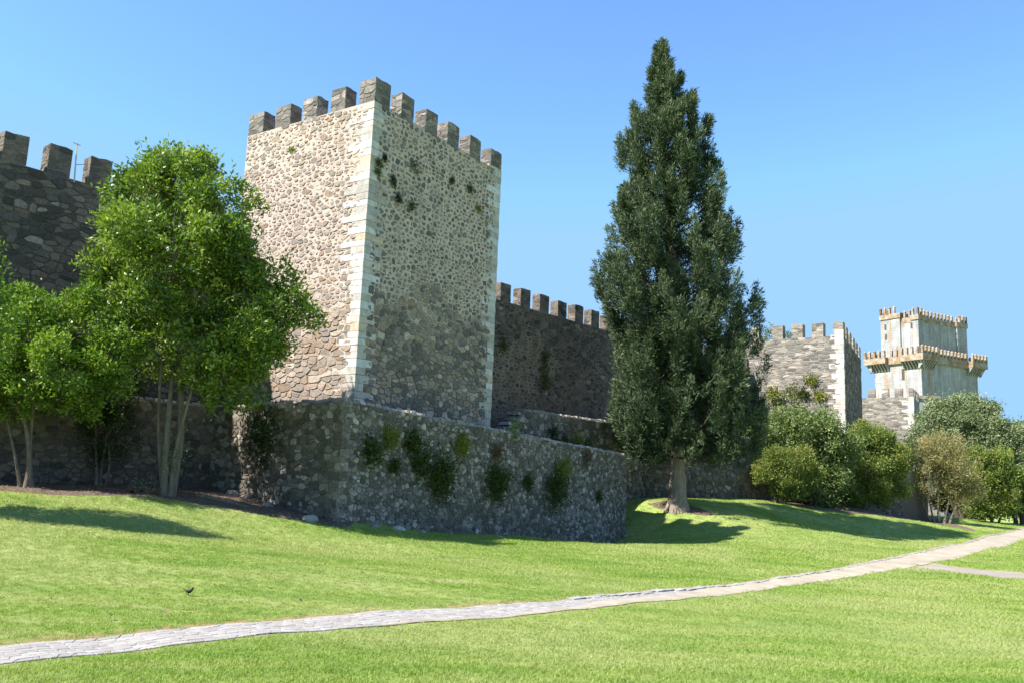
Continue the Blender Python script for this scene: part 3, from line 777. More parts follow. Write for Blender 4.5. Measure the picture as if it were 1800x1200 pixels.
for k in range(3): merlon(tw4, N4 + w4 * (2 + 2.2 * k), w4, nf4, 1.0, zt4 - 1.2, zt4, .7, M['mortar_thin'], M['stone_thin'], .5, faces='fl')
# curtain between the far towers
cw = tag(empty('curtain_wall', v3((N2 + w2 * 15 + N4) / 2, -2)), 'far low stretch of castle wall half hidden behind the right-hand trees', 'wall')
A4, B4 = N2 + w2 * 14 + l2 * 5, N4 + l4 * 5 + w4 * .2
mb = MB(); seg_wall(mb, A4, B4, 1.4, unit(np.array([-(B4 - A4)[1], (B4 - A4)[0]])), -4, 7.0, 6.5); mb.build('wall', M['mortar_thin'], cw)

KD = 130.0
K0 = at(1620, 660, KD)[:2]
ka = np.array([math.sin(math.radians(61)), math.cos(math.radians(61))]); kb_ = np.array([-ka[1], ka[0]])
def kspan(x, d):
    r = ray(x, 660)[:2]; A = np.array([[d[0], -r[0]], [d[1], -r[1]]]); return np.linalg.solve(A, -K0)[0]
KA, KB = kspan(1718, ka), kspan(1537.5, kb_)
zpb, zpt, zmt = at(1619, 633, KD)[2], at(1619, 622, KD)[2], at(1617, 607, KD)[2]
keep = tag(empty('keep_tower', v3(K0 + ka * KA / 2 + kb_ * KB / 2, 0)), 'tall pale keep with two tiers of orange-lichened battlements beyond the far tower', 'tower')
mb = MB(); mb.box(K0, ka * KA, kb_ * KB, -4, zpb + .6); mb.build('lower_storey', M['keep'], keep)
na4, nb4 = -kb_, -ka          # outward normals of the right and the left face
def kmer(name, p, d, n, wd, z0, z1, th, cap):
    mb = MB(); mb.box(p, d * wd, -n * th, z0, z1)
    q = [p + d * -.04 + n * .04, p + d * (wd + .04) + n * .04, p + d * (wd + .04) - n * (th + .04), p + d * -.04 - n * (th + .04)]
    if d[0] * -n[1] - d[1] * -n[0] < 0: q = q[::-1]
    c = sum(q) / 4
    mb.add([v3(x, z1 + .003) for x in q] + [v3(c, z1 + cap)], [(3, 2, 1, 0), (0, 1, 4), (1, 2, 4), (2, 3, 4), (3, 0, 4)])
    return mb.build(name, M['ochre'], keep)
def balcony(cx, sx, sy, proj, La, Lb):
    """corner balcony: cx corner point, sx along ka sign, sy along kb sign"""
    a, b = ka * sx, kb_ * sy            # inward directions along the two faces
    o = cx - a * proj - b * proj
    mb = MB()
    # L-shaped parapet
    pl = [o, o + a * (La + proj), o + a * (La + proj) + b * proj * 1.001, cx + a * .0 + b * 0.0 + a * .01 + b * .01, o + b * (Lb + proj) + a * proj * 1.001, o + b * (Lb + proj)]
    if a[0] * b[1] - a[1] * b[0] < 0: pl = pl[::-1]
    vs = [v3(p, zpb) for p in pl] + [v3(p, zpt) for p in pl]
    mb.add(vs, [tuple(range(5, -1, -1)), tuple(range(6, 12))] + [(i, (i + 1) % 6, (i + 1) % 6 + 6, i + 6) for i in range(6)])
    pa = mb.build('balcony_parapet', M['ochre'], keep)
    for (d, nrm, Ln) in ((a, -b, La), (b, -a, Lb)):
        k = -proj * .6
        while k < Ln - .2:
            m2 = MB(); p = cx + d * k
            th = d * .2
            q = [v3(p, zpb - 1.35), v3(p + th, zpb - 1.35), v3(p + th + nrm * (proj - .08), zpb - .05), v3(p + nrm * (proj - .08), zpb - .05), v3(p, zpb - .05), v3(p + th, zpb - .05)]
            m2.add(q, [(0, 1, 2, 3), (3, 2, 5, 4), (0, 3, 4), (1, 5, 2), (0, 4, 5, 1)])
            m2.build('corbel', M['keep'], keep); k += .56
        k = -proj
        while k < Ln - .3:
            kmer('merlon', cx + nrm * proj + d * k, d, nrm, .34, zpt + .003, zmt - .3, .36, .3); k += .9
for c, sx, sy in ((K0, 1, 1), (K0 + ka * KA, -1, 1), (K0 + kb_ * KB, 1, -1), (K0 + ka * KA + kb_ * KB, -1, -1)):
    balcony(c, sx, sy, 1.15, 2.9, 2.9)
for o, d, nrm, Ln in ((K0, ka, na4, KA), (K0, kb_, nb4, KB), (K0 + kb_ * KB, ka, -na4, KA), (K0 + ka * KA, kb_, -nb4, KB)):
    mb = MB(); mb.box(o + d * 2.9 + nrm * .35, d * (Ln - 5.8), -nrm * .6, zpb - .15, zpt); mb.build('parapet', M['ochre'], keep)
    k = 3.1
    while k < Ln - 3.2: kmer('merlon', o + d * k + nrm * .35, d, nrm, .34, zpt + .003, zmt - .3, .36, .3); k += .9
# upper storey
zu = at(1613.8, 553, KD)[2]; zum = at(1613.8, 537, KD)[2]
i0 = K0 + ka * .75 + kb_ * .75; UA, UB = KA - 1.9, KB - 1.6
mb = MB(); mb.box(i0 + ka * .3 + kb_ * .3, ka * (UA - .6), kb_ * (UB - .6), zpb, zu - .5); mb.build('upper_storey', M['keep'], keep)
for (p, a, b, wa, wb, dz) in ((i0, ka, kb_, 1.6, 1.2, 0), (i0 + ka * UA, -ka, kb_, 2.6, 2.0, 0), (i0 + kb_ * UB, ka, -kb_, 2.0, 3.6, .75), (i0 + ka * UA + kb_ * UB, -ka, -kb_, 2, 2, 0)):
    mb = MB(); mb.box(p, a * wa, b * wb, zpb + .01, zu + dz); mb.build('corner_turret', M['keep'], keep)
    mb = MB(); mb.box(p - a * .15 - b * .15, a * (wa + .3), b * (wb + .3), zu + dz - .55, zu + dz + .25); mb.build('cornice', M['ochre'], keep)
    for d, nrm, Ln in ((a, -b, wa), (b, -a, wb)):
        k = 0
        while k < Ln - .2: kmer('merlon', p - a * .1 - b * .1 + d * k, d, nrm, .3, zu + dz + .253, zum + dz - .2, .3, .3); k += .85
for o, d, nrm, Ln, s0, s1 in ((i0, ka, na4, UA, 1.6, 2.6), (i0, kb_, nb4, UB, 1.2, 3.6), (i0 + kb_ * UB, ka, -na4, UA, 2, 2), (i0 + ka * UA, kb_, -nb4, UB, 2, 2)):
    mb = MB(); mb.box(o + d * (s0 + .16) - nrm * .25, d * (Ln - s0 - s1 - .32), -nrm * .5, zu - .75, zu + .05); mb.build('cornice', M['ochre'], keep)
    k = s0 + .4
    while k < Ln - s1 - .4: kmer('merlon', o + d * k - nrm * .28, d, nrm, .3, zu + .053, zum - .45, .3, .3); k += .9
mb = MB(); p = on_plane(1590, 657, K0, kb_); mb.box(p[:2] + nb4 * .05, kb_ * .45, nb4 * -.3, p[2] - .9, p[2] + .9); mb.build('window', M['bark_dark'], keep)
for x, y in ((1558, 575), (1559, 592), (1604, 572)):
    p = on_plane(x, y, i0, kb_); mb = MB(); mb.box(p[:2] + nb4 * .06, kb_ * .3, nb4 * -.5, p[2] - .45, p[2] + .45); mb.build('arrow_slit', M['bark_dark'], keep)
# stained block at the keep's foot
an = tag(empty('stone_annex', v3(K0 - ka * 1 - kb_ * 5, 0)), 'small stained stone block between the far tower and the keep', 'building')
pA = at(1612, 700, 124.0); pB = at(1652, 700, 124.0)
mb = MB(); mb.box(pA[:2], pB[:2] - pA[:2], np.array([.3, 5.0]), -4, pA[2]); mb.build('wall', M['keep'], an)
mb = MB(); mb.box(pA[:2] + np.array([-.2, -.2]), (pB[:2] - pA[:2]) * 1.05, np.array([.3, 5.4]), pA[2] + .003, pA[2] + .5); mb.build('cornice', M['ochre'], an)

# ------------------------------------------------------------------ path
def path_mat(name, cols, sc=6):
    t = NT(name); c = t.ramp(t.noise(sc, 7, .7), cols)
    c = t.mix(1.0, c, t.ramp(t.noise(.8, 5, .6), [(.3, .85), (.7, 1.08)]), 'MULTIPLY')
    t.color(c); t.bump(t.noise(40, 5, .7), .5, .01); t.set(Roughness=.95); return t.m
M['joint'] = path_mat('path_joint', [(.3, (.22, .20, .175)), (.7, (.29, .27, .24))])
M['sand'] = path_mat('path_sand', [(.25, (.29, .24, .17)), (.5, (.35, .30, .225)), (.75, (.40, .36, .28))], 1.6)
t_ = NT('paving'); c_ = t_.ramp(t_.attr('tint'), [(0, (.27, .245, .222)), (.5, (.305, .28, .258)), (1, (.34, .318, .295))])
c_ = t_.mix(1.0, c_, t_.ramp(t_.noise(5, 7, .7), [(.3, .8), (.7, 1.12)]), 'MULTIPLY'); t_.color(c_); t_.bump(t_.noise(30, 5, .7), .5, .01); M['paving'] = t_.m
M['branch'] = path_mat('path_branch', [(.25, (.24, .195, .155)), (.5, (.29, .245, .20)), (.75, (.34, .30, .255))], 2)
split = int(np.argmin(np.abs(pf[:, 0] - ghit(1150, 1040)[0])))
def strip(name, a, b, m, lift, k=6):
    vs, fs = [], []
    n = len(a)
    for i in range(n):
        for j in range(k):
            p = a[i] + (b[i] - a[i]) * (-.04 + 1.08 * j / (k - 1)); vs.append((p[0], p[1], 0))
    vs = np.array(vs); e = np.tile(np.array([-.012] + [0] * (k - 2) + [-.012]), n)
    vs[:, 2] = gz(vs[:, 0], vs[:, 1]) + lift + e
    for i in range(n - 1):
        for j in range(k - 1): fs.append((i * k + j, i * k + j + 1, (i + 1) * k + j + 1, (i + 1) * k + j))
    return build(name, vs, fs, m, smooth=True, kind='structure')
path = strip('path', pf[:split + 40], pn[:split + 40], M['joint'], .006)
sand_t = np.clip((np.arange(PN) - split + 30) / 50.0, 0, 1)[:, None]
sf = pn + (pf * .92 + pn * .08 - pn) * (sand_t * sand_t * (3 - 2 * sand_t)); sn = pn
wob = np.sin(np.arange(PN) * .9) * .05 + np.sin(np.arange(PN) * .37 + 1) * .07
sand = strip('sand_path', (sf + wob[:, None] * unit([.3, -.9]))[split - 28:], sn[split - 28:], M['sand'], .022)
bt2 = np.stack([np.interp(np.linspace(0, 3, 40), range(4), bt[:, k]) for k in (0, 1)], 1); bb2 = np.stack([np.interp(np.linspace(0, 3, 40), range(4), bb[:, k]) for k in (0, 1)], 1)
strip('side_path', bt2, bb2, M['branch'], .004)
# paving slabs on the left stretch
Lp = np.concatenate([[0], np.cumsum(np.hypot(*np.diff((pf + pn) / 2, axis=0).T))])
iv = int(np.argmin(np.abs(pf[:, 0] - ghit(-60, 1130)[0])))
wid = float(np.mean(np.hypot(*(pf - pn)[iv:split].T)))
s0, s1 = Lp[max(iv, 0)], Lp[split + 30]; slabs = []; pp = []
v = .05
rows = max(6, int(wid / .13)); rh = wid / rows
for r_ in range(rows):
    a = s0 - rnd.random() * .3
    while a < s1: st_ = rnd.uniform(.1, .24); a += st_; pp.append((a - st_ / 2, rh * (r_ + .5) + rnd.uniform(-.2, .2) * rh))
for i, poly in voronoi(np.array(pp), 1.35, .5, .06):
    c = poly.mean(0); p = round_poly(c + (poly - c) * .955, .12); p[:, 1] = np.clip(p[:, 1], .02, wid - .02)
    if np.ptp(p[:, 1]) < .035: continue
    def wp(a):
        fx = np.stack([np.interp(a[:, 0], Lp, pf[:, k]) for k in (0, 1)], 1); nx_ = np.stack([np.interp(a[:, 0], Lp, pn[:, k]) for k in (0, 1)], 1)
        return fx + (nx_ - fx) * (a[:, 1:2] / wid)
    b = wp(p); zc = gz1(*b.mean(0)); h = .012 + rnd.uniform(-.002, .003); k = len(b); cc = b.mean(0); q = cc + (b - cc) * .94
    zz = gz(b[:, 0], b[:, 1])
    V = np.concatenate([np.c_[b, zz - .02], np.c_[b, zz + h * .6], np.c_[q, zz + h]])
    Fc = []
    for o in (0, k):
        for j in range(k): Fc.append((o + j, o + (j + 1) % k, o + k + (j + 1) % k, o + k + j))
    Fc.append(tuple(range(2 * k, 3 * k)))
    nrm = np.cross(V[1] - V[0], V[2] - V[1])[2]
    if nrm < 0: Fc = [f[::-1] for f in Fc]
    slabs.append((V, Fc, rnd.random(), np.ptp(p[:, 0]) * np.ptp(p[:, 1]), V.mean(0)))
place_stones(slabs, M['paving'], path, 300, 'paving_stone', 'paving_stones')
# gutter stones on the far edge of the sandy stretch
k = split - 10
while k < PN - 60:
    a, b = pf[k], pf[k + 1]; d = unit(b - a); nn = np.array([d[1], -d[0]])
    s = np.linalg.norm(b - a); j = 0.0
    while j < s:
        p = a + d * j; ln = rnd.uniform(.25, .5); wd_ = rnd.uniform(.12, .2)
        z = gz1(*p); mb = MB(); q = [p - nn * .03, p + d * (ln - .03) - nn * .03, p + d * (ln - .03) + nn * wd_, p + nn * wd_]
        if d[0] * nn[1] - d[1] * nn[0] < 0: q = q[::-1]
        h = rnd.uniform(.012, .03)
        mb.hexa([v3(x, z - .06) for x in q] + [v3(x, z + h) for x in q], rnd.random()); mb.build('gutter_stone', M['paving'], sand); j += ln + .02
    k += 1

# ------------------------------------------------------------------ foliage
def leaf_mesh(cent, dirs, n_per, spread, ln, wd, up=.25, g=None, tint0=None, droop=0.0, wild=.65):
    g = g or rng; N = len(cent); Mn = N * n_per
    c = np.repeat(cent, n_per, 0) + g.normal(size=(Mn, 3)) * spread
    d = np.repeat(dirs, n_per, 0) * .7 + g.normal(size=(Mn, 3)) * wild; d[:, 2] += up - droop
    d /= np.linalg.norm(d, axis=1)[:, None] + 1e-9
    r = g.normal(size=(Mn, 3)); r[:, 2] *= .5
    s = np.cross(d, r); s /= np.linalg.norm(s, axis=1)[:, None] + 1e-9
    L = (ln * g.uniform(.6, 1.3, Mn))[:, None]; Wd = (wd * g.uniform(.7, 1.25, Mn))[:, None]
    nn = np.cross(s, d)
    v = np.stack([c, c + d * L * .5 + s * Wd * .5 + nn * L * .06, c + d * L, c + d * L * .5 - s * Wd * .5 + nn * L * .06], 1).reshape(-1, 3)
    f = np.arange(Mn * 4).reshape(-1, 4)
    t = g.beta(2, 2.4, Mn)
    if tint0 is not None: t = np.clip(t * .75 + np.repeat(tint0, n_per) * .4 - .07, 0, 1)
    return v, f, np.repeat(t, 4)
def crown_points(blobs, per_m2, g=None, lo=.55):
    g = g or rng; pts, ds, tn = [], [], []
    more = []
    for c, r, *e in blobs:          # each lump of the crown carries smaller lumps
        c = np.array(c); R_ = r if np.isscalar(r) else float(np.mean(r)); dn = e[0] if e else 1.0
        more.append((c, R_ * .86, .5 * dn))
        for _ in range(9):
            d = g.normal(size=3); d /= np.linalg.norm(d); d[2] = d[2] * .8 + .12
            more.append((c + d * R_ * g.uniform(.7, 1.08), R_ * g.uniform(.2, .42), 1.0 * dn))
        for _ in range(5):
            d = g.normal(size=3); d /= np.linalg.norm(d); d[2] = abs(d[2]) * .8
            more.append((c + d * R_ * g.uniform(1.05, 1.25), R_ * g.uniform(.10, .17), 1.1 * dn))
    blobs = more
    B = [(np.array(c), np.array([r, r, r * .85])) for c, r, *_ in blobs]; tone = g.normal(size=len(B)) * .3
    for i, b in enumerate(blobs):
        c, r = B[i]; dn = b[2] if len(b) > 2 else 1.0
        n = int(4 * math.pi * r.prod() ** (2 / 3) * per_m2 * dn)
        d = g.normal(size=(n, 3)); d /= np.linalg.norm(d, axis=1)[:, None]
        rad = lo + (1.06 - lo) * g.random(n) ** .5
        # lumpy outline
        ph = g.uniform(0, 6.28, 6); rad *= 1 + .13 * np.sin(5 * d[:, 0] + ph[0]) * np.sin(5 * d[:, 2] + ph[1]) + .10 * np.sin(9 * d[:, 1] + ph[2]) * np.sin(8 * d[:, 2] + ph[3])
        p = c + d * rad[:, None] * r; keep = np.ones(n, bool)
        for j, (cj, rj) in enumerate(B):
            if j != i and ((cj - c) ** 2).sum() < (r[0] * 1.4 + rj[0]) ** 2: keep &= (((p - cj) / rj) ** 2).sum(1) > .35
        gap = np.sin(p[:, 0] * 2.9 + ph[4]) * np.sin(p[:, 1] * 2.7 + ph[5]) * np.sin(p[:, 2] * 3.1 + ph[0])
        keep &= gap > -.2
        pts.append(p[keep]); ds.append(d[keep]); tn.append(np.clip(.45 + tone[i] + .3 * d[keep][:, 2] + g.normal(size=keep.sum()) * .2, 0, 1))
    return np.concatenate(pts), np.concatenate(ds), np.concatenate(tn)
def limb(mb, a, b, r0, r1, bend=.15, n=5, sides=7):
    a, b = np.array(a), np.array(b); L = np.linalg.norm(b - a); o = np.array([rnd.uniform(-1, 1), rnd.uniform(-1, 1), rnd.uniform(.1, .6)]) * L * bend
    pts = []
    for i in range(n + 1):
        t = i / n; pts.append(a + (b - a) * t + o * math.sin(t * math.pi) + np.array([rnd.uniform(-1, 1), rnd.uniform(-1, 1), 0]) * L * .012 * (0 < i < n))
    mb.tube(pts, [r0 + (r1 - r0) * (i / n) ** .8 for i in range(n + 1)], sides); return pts
def tree(name, label, cat, base, stems, blobs, leaf, bark, per_m2, n_per, spread, ln, wd, group=None, lo=.55, twigs=1, droop=0.0, flare=1.7):
    """stems: list of (start offset xy, fork point, radius); limbs run from the forks to the blobs"""
    r = tag(empty(name, base), label, cat, group)
    mb = MB(); forks = []
    for off, fork, rad in stems:
        b0 = np.array(base) + np.array([off[0], off[1], -.12])
        L = np.linalg.norm(np.array(fork) - b0)
        k = 7; o = np.array([rnd.uniform(-1, 1), rnd.uniform(-1, 1), 0]) * L * .06; pts = []
        for i in range(k + 1):
            t = i / k; pts.append(b0 + (np.array(fork) - b0) * t + o * math.sin(t * math.pi * 1.3))
        mb.tube(pts, [rad * (1 - .45 * i / k) * (flare if i == 0 else (1.15 if i == 1 else 1)) for i in range(k + 1)], 9); forks.append((np.array(fork), rad * .5))
    mb.build('trunk', bark, r, smooth=True)
    br = MB()
    for c, rr, *_ in blobs:
        c = np.array(c); f, rad = min(forks, key=lambda q: np.linalg.norm(q[0] - c))
        pts = limb(br, f, c, rad * .75, .025, .12)
        R_ = rr if np.isscalar(rr) else max(rr)
        for _ in range(4 * twigs):
            d = unit([rnd.gauss(0, 1), rnd.gauss(0, 1), rnd.gauss(.3, .8)]); limb(br, pts[rnd.randint(2, 5)], c + d * R_ * rnd.uniform(.5, .9), .022, .006, .1, 3, 5)
    br.build('branches', bark, r, smooth=True, kind='stuff')
    p, d, t = crown_points(blobs, per_m2, lo=lo)
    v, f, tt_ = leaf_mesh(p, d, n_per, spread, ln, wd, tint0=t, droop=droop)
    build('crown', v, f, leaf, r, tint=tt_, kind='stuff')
    return r

# leafy tree on the left
D = 28.0
D = 28.0; bA = at(290, 861, D); bA[2] = gz1(bA[0], bA[1])
def blob(x, y, rpx, D_, dn=1.0, off=0.0): return (at(x, y, D_ + off), rpx * D_ / FPX, dn)
bl = [blob(318, 335, 68, D, 1, .0), blob(250, 352, 62, D, 1, .6), blob(388, 368, 62, D, 1, -.3), blob(290, 285, 36, D, 1, -.2), blob(345, 300, 36, D, 1, .5),
      blob(225, 430, 64, D, 1, -.4), blob(310, 430, 90, D, 1, -1.2), blob(395, 440, 60, D, 1, -.2), blob(200, 505, 54, D, 1, .2), blob(185, 470, 36, D, 1, -.6),
      blob(275, 530, 70, D, .75, -.5), blob(360, 530, 70, D, .85, .3), blob(430, 520, 58, D, 1, .4), blob(478, 490, 42, D, 1, .2), blob(500, 545, 44, D, 1, -.3), blob(538, 560, 28, D, .8, 0), blob(480, 600, 40, D, .8, .4),
      blob(420, 600, 56, D, .9, .3), blob(400, 665, 48, D, .8, .3), blob(430, 690, 34, D, .7, .5), blob(260, 610, 60, D, .22, .3), blob(330, 625, 55, D, .22, -.3), blob(440, 610, 48, D, .9, -.6), blob(395, 650, 46, D, .9, -.5), blob(470, 570, 42, D, .9, -.8), blob(345, 600, 40, D, .5, -.6), blob(350, 660, 36, D, .5, -.2), blob(385, 700, 30, D, .7, .2), blob(300, 640, 46, D, .35, 2.2), blob(240, 555, 50, D, .5, 2.0), blob(340, 560, 50, D, .6, 2.3), blob(280, 480, 60, D, .9, 2.1)]  # some low front and back lumps added to shade the retaining wall's left face
tree('leafy_tree', 'large multi-stemmed leafy green tree in front of the big tower', 'tree', bA,
     [((0, 0), at(303, 640, D), .12), ((.1, .1), at(322, 620, D + .3), .15), ((.22, -.05), at(345, 640, D - .2), .075), ((-.05, .1), at(280, 600, D), .07)], bl, M['leaf_glossy'], M['bark_pale'], 12, 18, .13, .185, .075, lo=.5)
# bright small tree at the left edge
bB = ghit(48, 856); D = bB[1]
bl = [blob(60, 590, 78, D), blob(150, 585, 66, D, 1, .4), blob(195, 630, 46, D, 1, .2), blob(10, 640, 70, D), blob(100, 660, 70, D, 1, -.5), blob(-60, 600, 80, D), blob(175, 690, 40, D, .8, .3), blob(60, 690, 40, D, .8, -.5), blob(-30, 690, 60, D), blob(40, 545, 40, D, .9, -.3), blob(130, 540, 30, D, .8), blob(215, 600, 30, D, 1, .1), blob(100, 700, 36, D, .8), blob(140, 715, 30, D, .7, .2), blob(25, 715, 30, D, .6)]
tree('small_tree', 'bright yellow-green small tree with pale forked trunks at the left edge', 'tree', bB,
     [((0, 0), at(40, 690, D), .085), ((.12, .05), at(58, 690, D), .075), ((-.2, .05), at(5, 700, D), .06)], bl, M['leaf_bright'], M['bark_pale'], 18, 17, .11, .155, .062, lo=.5)
# taller crown entering at the left edge, behind
D = 20.5
bB2 = np.array([at(-150, 900, D)[0], D, gz1(at(-150, 900, D)[0], D)])
bl = [blob(-75, 520, 70, D), blob(-105, 590, 80, D), blob(-170, 500, 95, D), blob(-8, 530, 30, D), blob(-14, 478, 24, D), blob(-110, 450, 70, D), blob(4, 570, 22, D), blob(-180, 600, 90, D), blob(-60, 640, 55, D, .8), blob(-240, 520, 90, D), blob(-170, 420, 60, D), blob(-150, 660, 60, D, .7)]
tree('leafy_tree', 'taller leafy tree mostly cut off by the left edge of the picture', 'tree', bB2, [((0, 0), at(-120, 640, D), .14), ((-.2, .1), at(-180, 620, D), .12)], bl, M['leaf_bright'], M['bark_pale'], 15, 18, .13, .13, .06)
# dark small tree
bC = ghit(170, 852); D = bC[1]
bl = [blob(195, 700, 45, D), blob(175, 750, 36, D, .9), blob(215, 740, 28, D, .9), blob(200, 650, 40, D), blob(150, 720, 30, D, .8), blob(230, 690, 28, D, .8), blob(190, 790, 30, D, .7), blob(160, 780, 24, D, .6), blob(222, 780, 22, D, .6), blob(240, 655, 26, D, .8)]
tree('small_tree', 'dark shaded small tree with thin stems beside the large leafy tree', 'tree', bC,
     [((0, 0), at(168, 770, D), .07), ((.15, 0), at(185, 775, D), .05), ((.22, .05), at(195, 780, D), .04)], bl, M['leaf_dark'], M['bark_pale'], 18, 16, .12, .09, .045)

# conifer
bK = ghit(1190, 894); D = bK[1]
con = tag(empty('conifer_tree', bK), 'tall dark green conifer with a thick pale trunk between the two castle towers', 'tree')
mb = MB()
def kp(x, y, off=0): return at(x, y, D + off)
hts = [(1193, 894 + 6, .72), (1191, 884, .60), (1191, 870, .52), (1192, 845, .48), (1190, 825, .45), (1192, 805, .42), (1190, 760, .38), (1188, 650, .33), (1182, 500, .26), (1172, 300, .15), (1162, 110, .04)]
mb.tube([kp(x, y) for x, y, _ in hts], [r_ * D / 50 for *_, r_ in hts], 12)
for ang, ln_ in ((3.5, .95), (4.4, .75), (5.6, .85), (.3, .75), (2.4, .7)):
    e = np.array([math.cos(ang), math.sin(ang)]) * ln_; q = bK + np.array([e[0], e[1], 0])
    mb.tube([bK + np.array([e[0] * .25, e[1] * .25, .75]), bK + np.array([e[0] * .6, e[1] * .6, .25]), np.array([q[0], q[1], gz1(q[0], q[1]) - .08])], [.13, .12, .05], 6)
mb.build('trunk', M['bark_conifer'], con, smooth=True)
mb = MB(); mb.tube([kp(1181, 872), kp(1179, 858), kp(1178, 842)], [.16, .12, .07], 7); mb.build('broken_branch', M['bark_conifer'], con, smooth=True)
prof = [(812, 1125, 1300), (790, 1108, 1328), (750, 1085, 1334), (700, 1078, 1342), (650, 1086, 1340), (600, 1096, 1342), (550, 1062, 1340), (500, 1050, 1322), (440, 1046, 1304), (400, 1070, 1296), (350, 1086, 1284), (300, 1090, 1258), (260, 1084, 1250), (200, 1108, 1238), (150, 1132, 1208), (110, 1146, 1180), (80, 1160, 1164)]
zp = np.array([kp(1180, p[0])[2] for p in prof]); xl = np.array([kp(p[1], p[0])[0] for p in prof]); xr = np.array([kp(p[2], p[0])[0] for p in prof])
axx = np.array([kp(np.interp(p[0], [80, 300, 500, 650, 812], [1162, 1172, 1182, 1188, 1190]), p[0])[0] for p in prof])
cent, dirs, tn, cb_ = [], [], [], MB()
z0_, z1_ = zp[0], zp[-1]; g = np.random.default_rng(5)
NB = 240
for i in range(NB):
    u_ = (i + g.random()) / NB
    zb_ = z0_ + (z1_ - z0_) * (1 - (1 - u_) ** .8)
    a0 = i * 2.39996 + g.uniform(-.5, .5); reach = g.uniform(.4, .86) if i % 6 else g.uniform(.92, 1.06)
    fr = (zb_ - z0_) / (z1_ - z0_); size_ = (1.55 - 1.1 * fr) * g.uniform(.6, 1.2)
    ax0 = np.interp(zb_, zp, axx)
    def rim(z, a):
        ax = np.interp(z, zp, axx); rl = ax - np.interp(z, zp, xl); rr_ = np.interp(z, zp, xr) - ax; cx_ = math.cos(a)
        return ax, max(.12, (rr_ if cx_ > 0 else rl) * cx_ * cx_ + .5 * (rr_ + rl) * (1 - cx_ * cx_))
    ax, Rb = rim(min(z1_, zb_ + .7 * size_), a0); out = np.array([math.cos(a0), math.sin(a0), 0])
    hub = np.array([ax, D, zb_]) + out * max(.05, Rb * reach - size_ * .35)
    cb_.tube([np.array([ax0, D, max(z0_ + .3, zb_ - Rb * .5)]), hub - out * Rb * .3 - np.array([0, 0, min(.25 * Rb, max(0, hub[2] - z0_ - .2))]), hub], [.07, .045, .02], 5)
    tone0 = g.uniform(0, 1)
    for m_ in range(int(8 + 4 * size_)):
        o = g.normal(size=3) * np.array([.3, .3, .55]) * size_
        if m_ == 0: o = np.array([0, 0, size_ * .75]) + out * .15
        tip0 = hub + o + out * size_ * .2
        rr0 = np.hypot(tip0[0] - ax, tip0[1] - D); _, lim_ = rim(min(tip0[2], z1_), math.atan2(tip0[1] - D, tip0[0] - ax))
        if rr0 > lim_: tip0[:2] = np.array([ax, D]) + (tip0[:2] - np.array([ax, D])) * lim_ / rr0
        ln_ = min(1.9, .5 + size_ * .65) * g.uniform(.6, 1.2)
        d = unit(out * .45 + np.array([o[0] * .35, o[1] * .35, g.uniform(.6, 1.2)])); base_ = tip0 - d * ln_ * .6
        if tip0[2] - ln_ * .4 < z0_: continue
        k = int(12 + 12 * ln_)
        for j in range(k):
            t = (j + g.random()) / k; rad = ln_ * .165 * (1 - t) ** .8 + .035
            e = g.normal(size=3) * rad * .75
            cent.append(base_ + d * ln_ * t + e); dirs.append(unit(d * .7 + e / (np.linalg.norm(e) + .1) * .8 + np.array([0, 0, -.1]))); tn.append(np.clip(.08 + .72 * t ** 1.3 + .3 * (tone0 - .5) + g.normal() * .1, 0, 1))  # olive tips; tint darkens inward as shade between the plumes
# upright leaders standing out of the outline
for i in range(110):
    z = z0_ + 1.5 + (z1_ - z0_) * .74 * g.random(); a0 = g.uniform(0, 6.28) if i % 2 else (0 if g.random() < .5 else math.pi) + g.normal() * .5
    ax, Rb = rim(min(z1_, z + 1.2), a0); out = np.array([math.cos(a0), math.sin(a0), 0]); fr = (z - z0_) / (z1_ - z0_)
    ln_ = g.uniform(1.2, 2.5) * (1.05 - .6 * fr); d = unit(out * g.uniform(.12, .5) + np.array([0, 0, 1])); base_ = np.array([ax, D, z]) + out * Rb * g.uniform(.72, 1.0)
    k = int(34 * ln_); tone0 = g.random()
    for j in range(k):
        t = (j + g.random()) / k; rad = ln_ * .15 * (1 - t) ** .75 + .02; e = g.normal(size=3) * rad * .8
        cent.append(base_ + d * ln_ * t + e); dirs.append(unit(d * .8 + e / (np.linalg.norm(e) + .1) * .8)); tn.append(np.clip(.25 + .55 * t + .3 * (tone0 - .5) + g.normal() * .1, 0, 1))
# inner needles round the stem, tinted dark as the crown's inner shade
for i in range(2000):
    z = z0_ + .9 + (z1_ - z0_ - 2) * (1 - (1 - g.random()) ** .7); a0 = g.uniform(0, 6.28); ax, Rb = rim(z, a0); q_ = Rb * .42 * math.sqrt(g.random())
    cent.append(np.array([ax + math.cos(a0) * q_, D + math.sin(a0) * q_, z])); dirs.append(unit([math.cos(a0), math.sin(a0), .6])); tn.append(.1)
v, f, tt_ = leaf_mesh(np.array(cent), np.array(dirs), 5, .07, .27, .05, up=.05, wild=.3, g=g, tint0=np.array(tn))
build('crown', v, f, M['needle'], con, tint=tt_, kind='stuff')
cb_.build('branches', M['bark_dark'], con, smooth=True, kind='stuff')

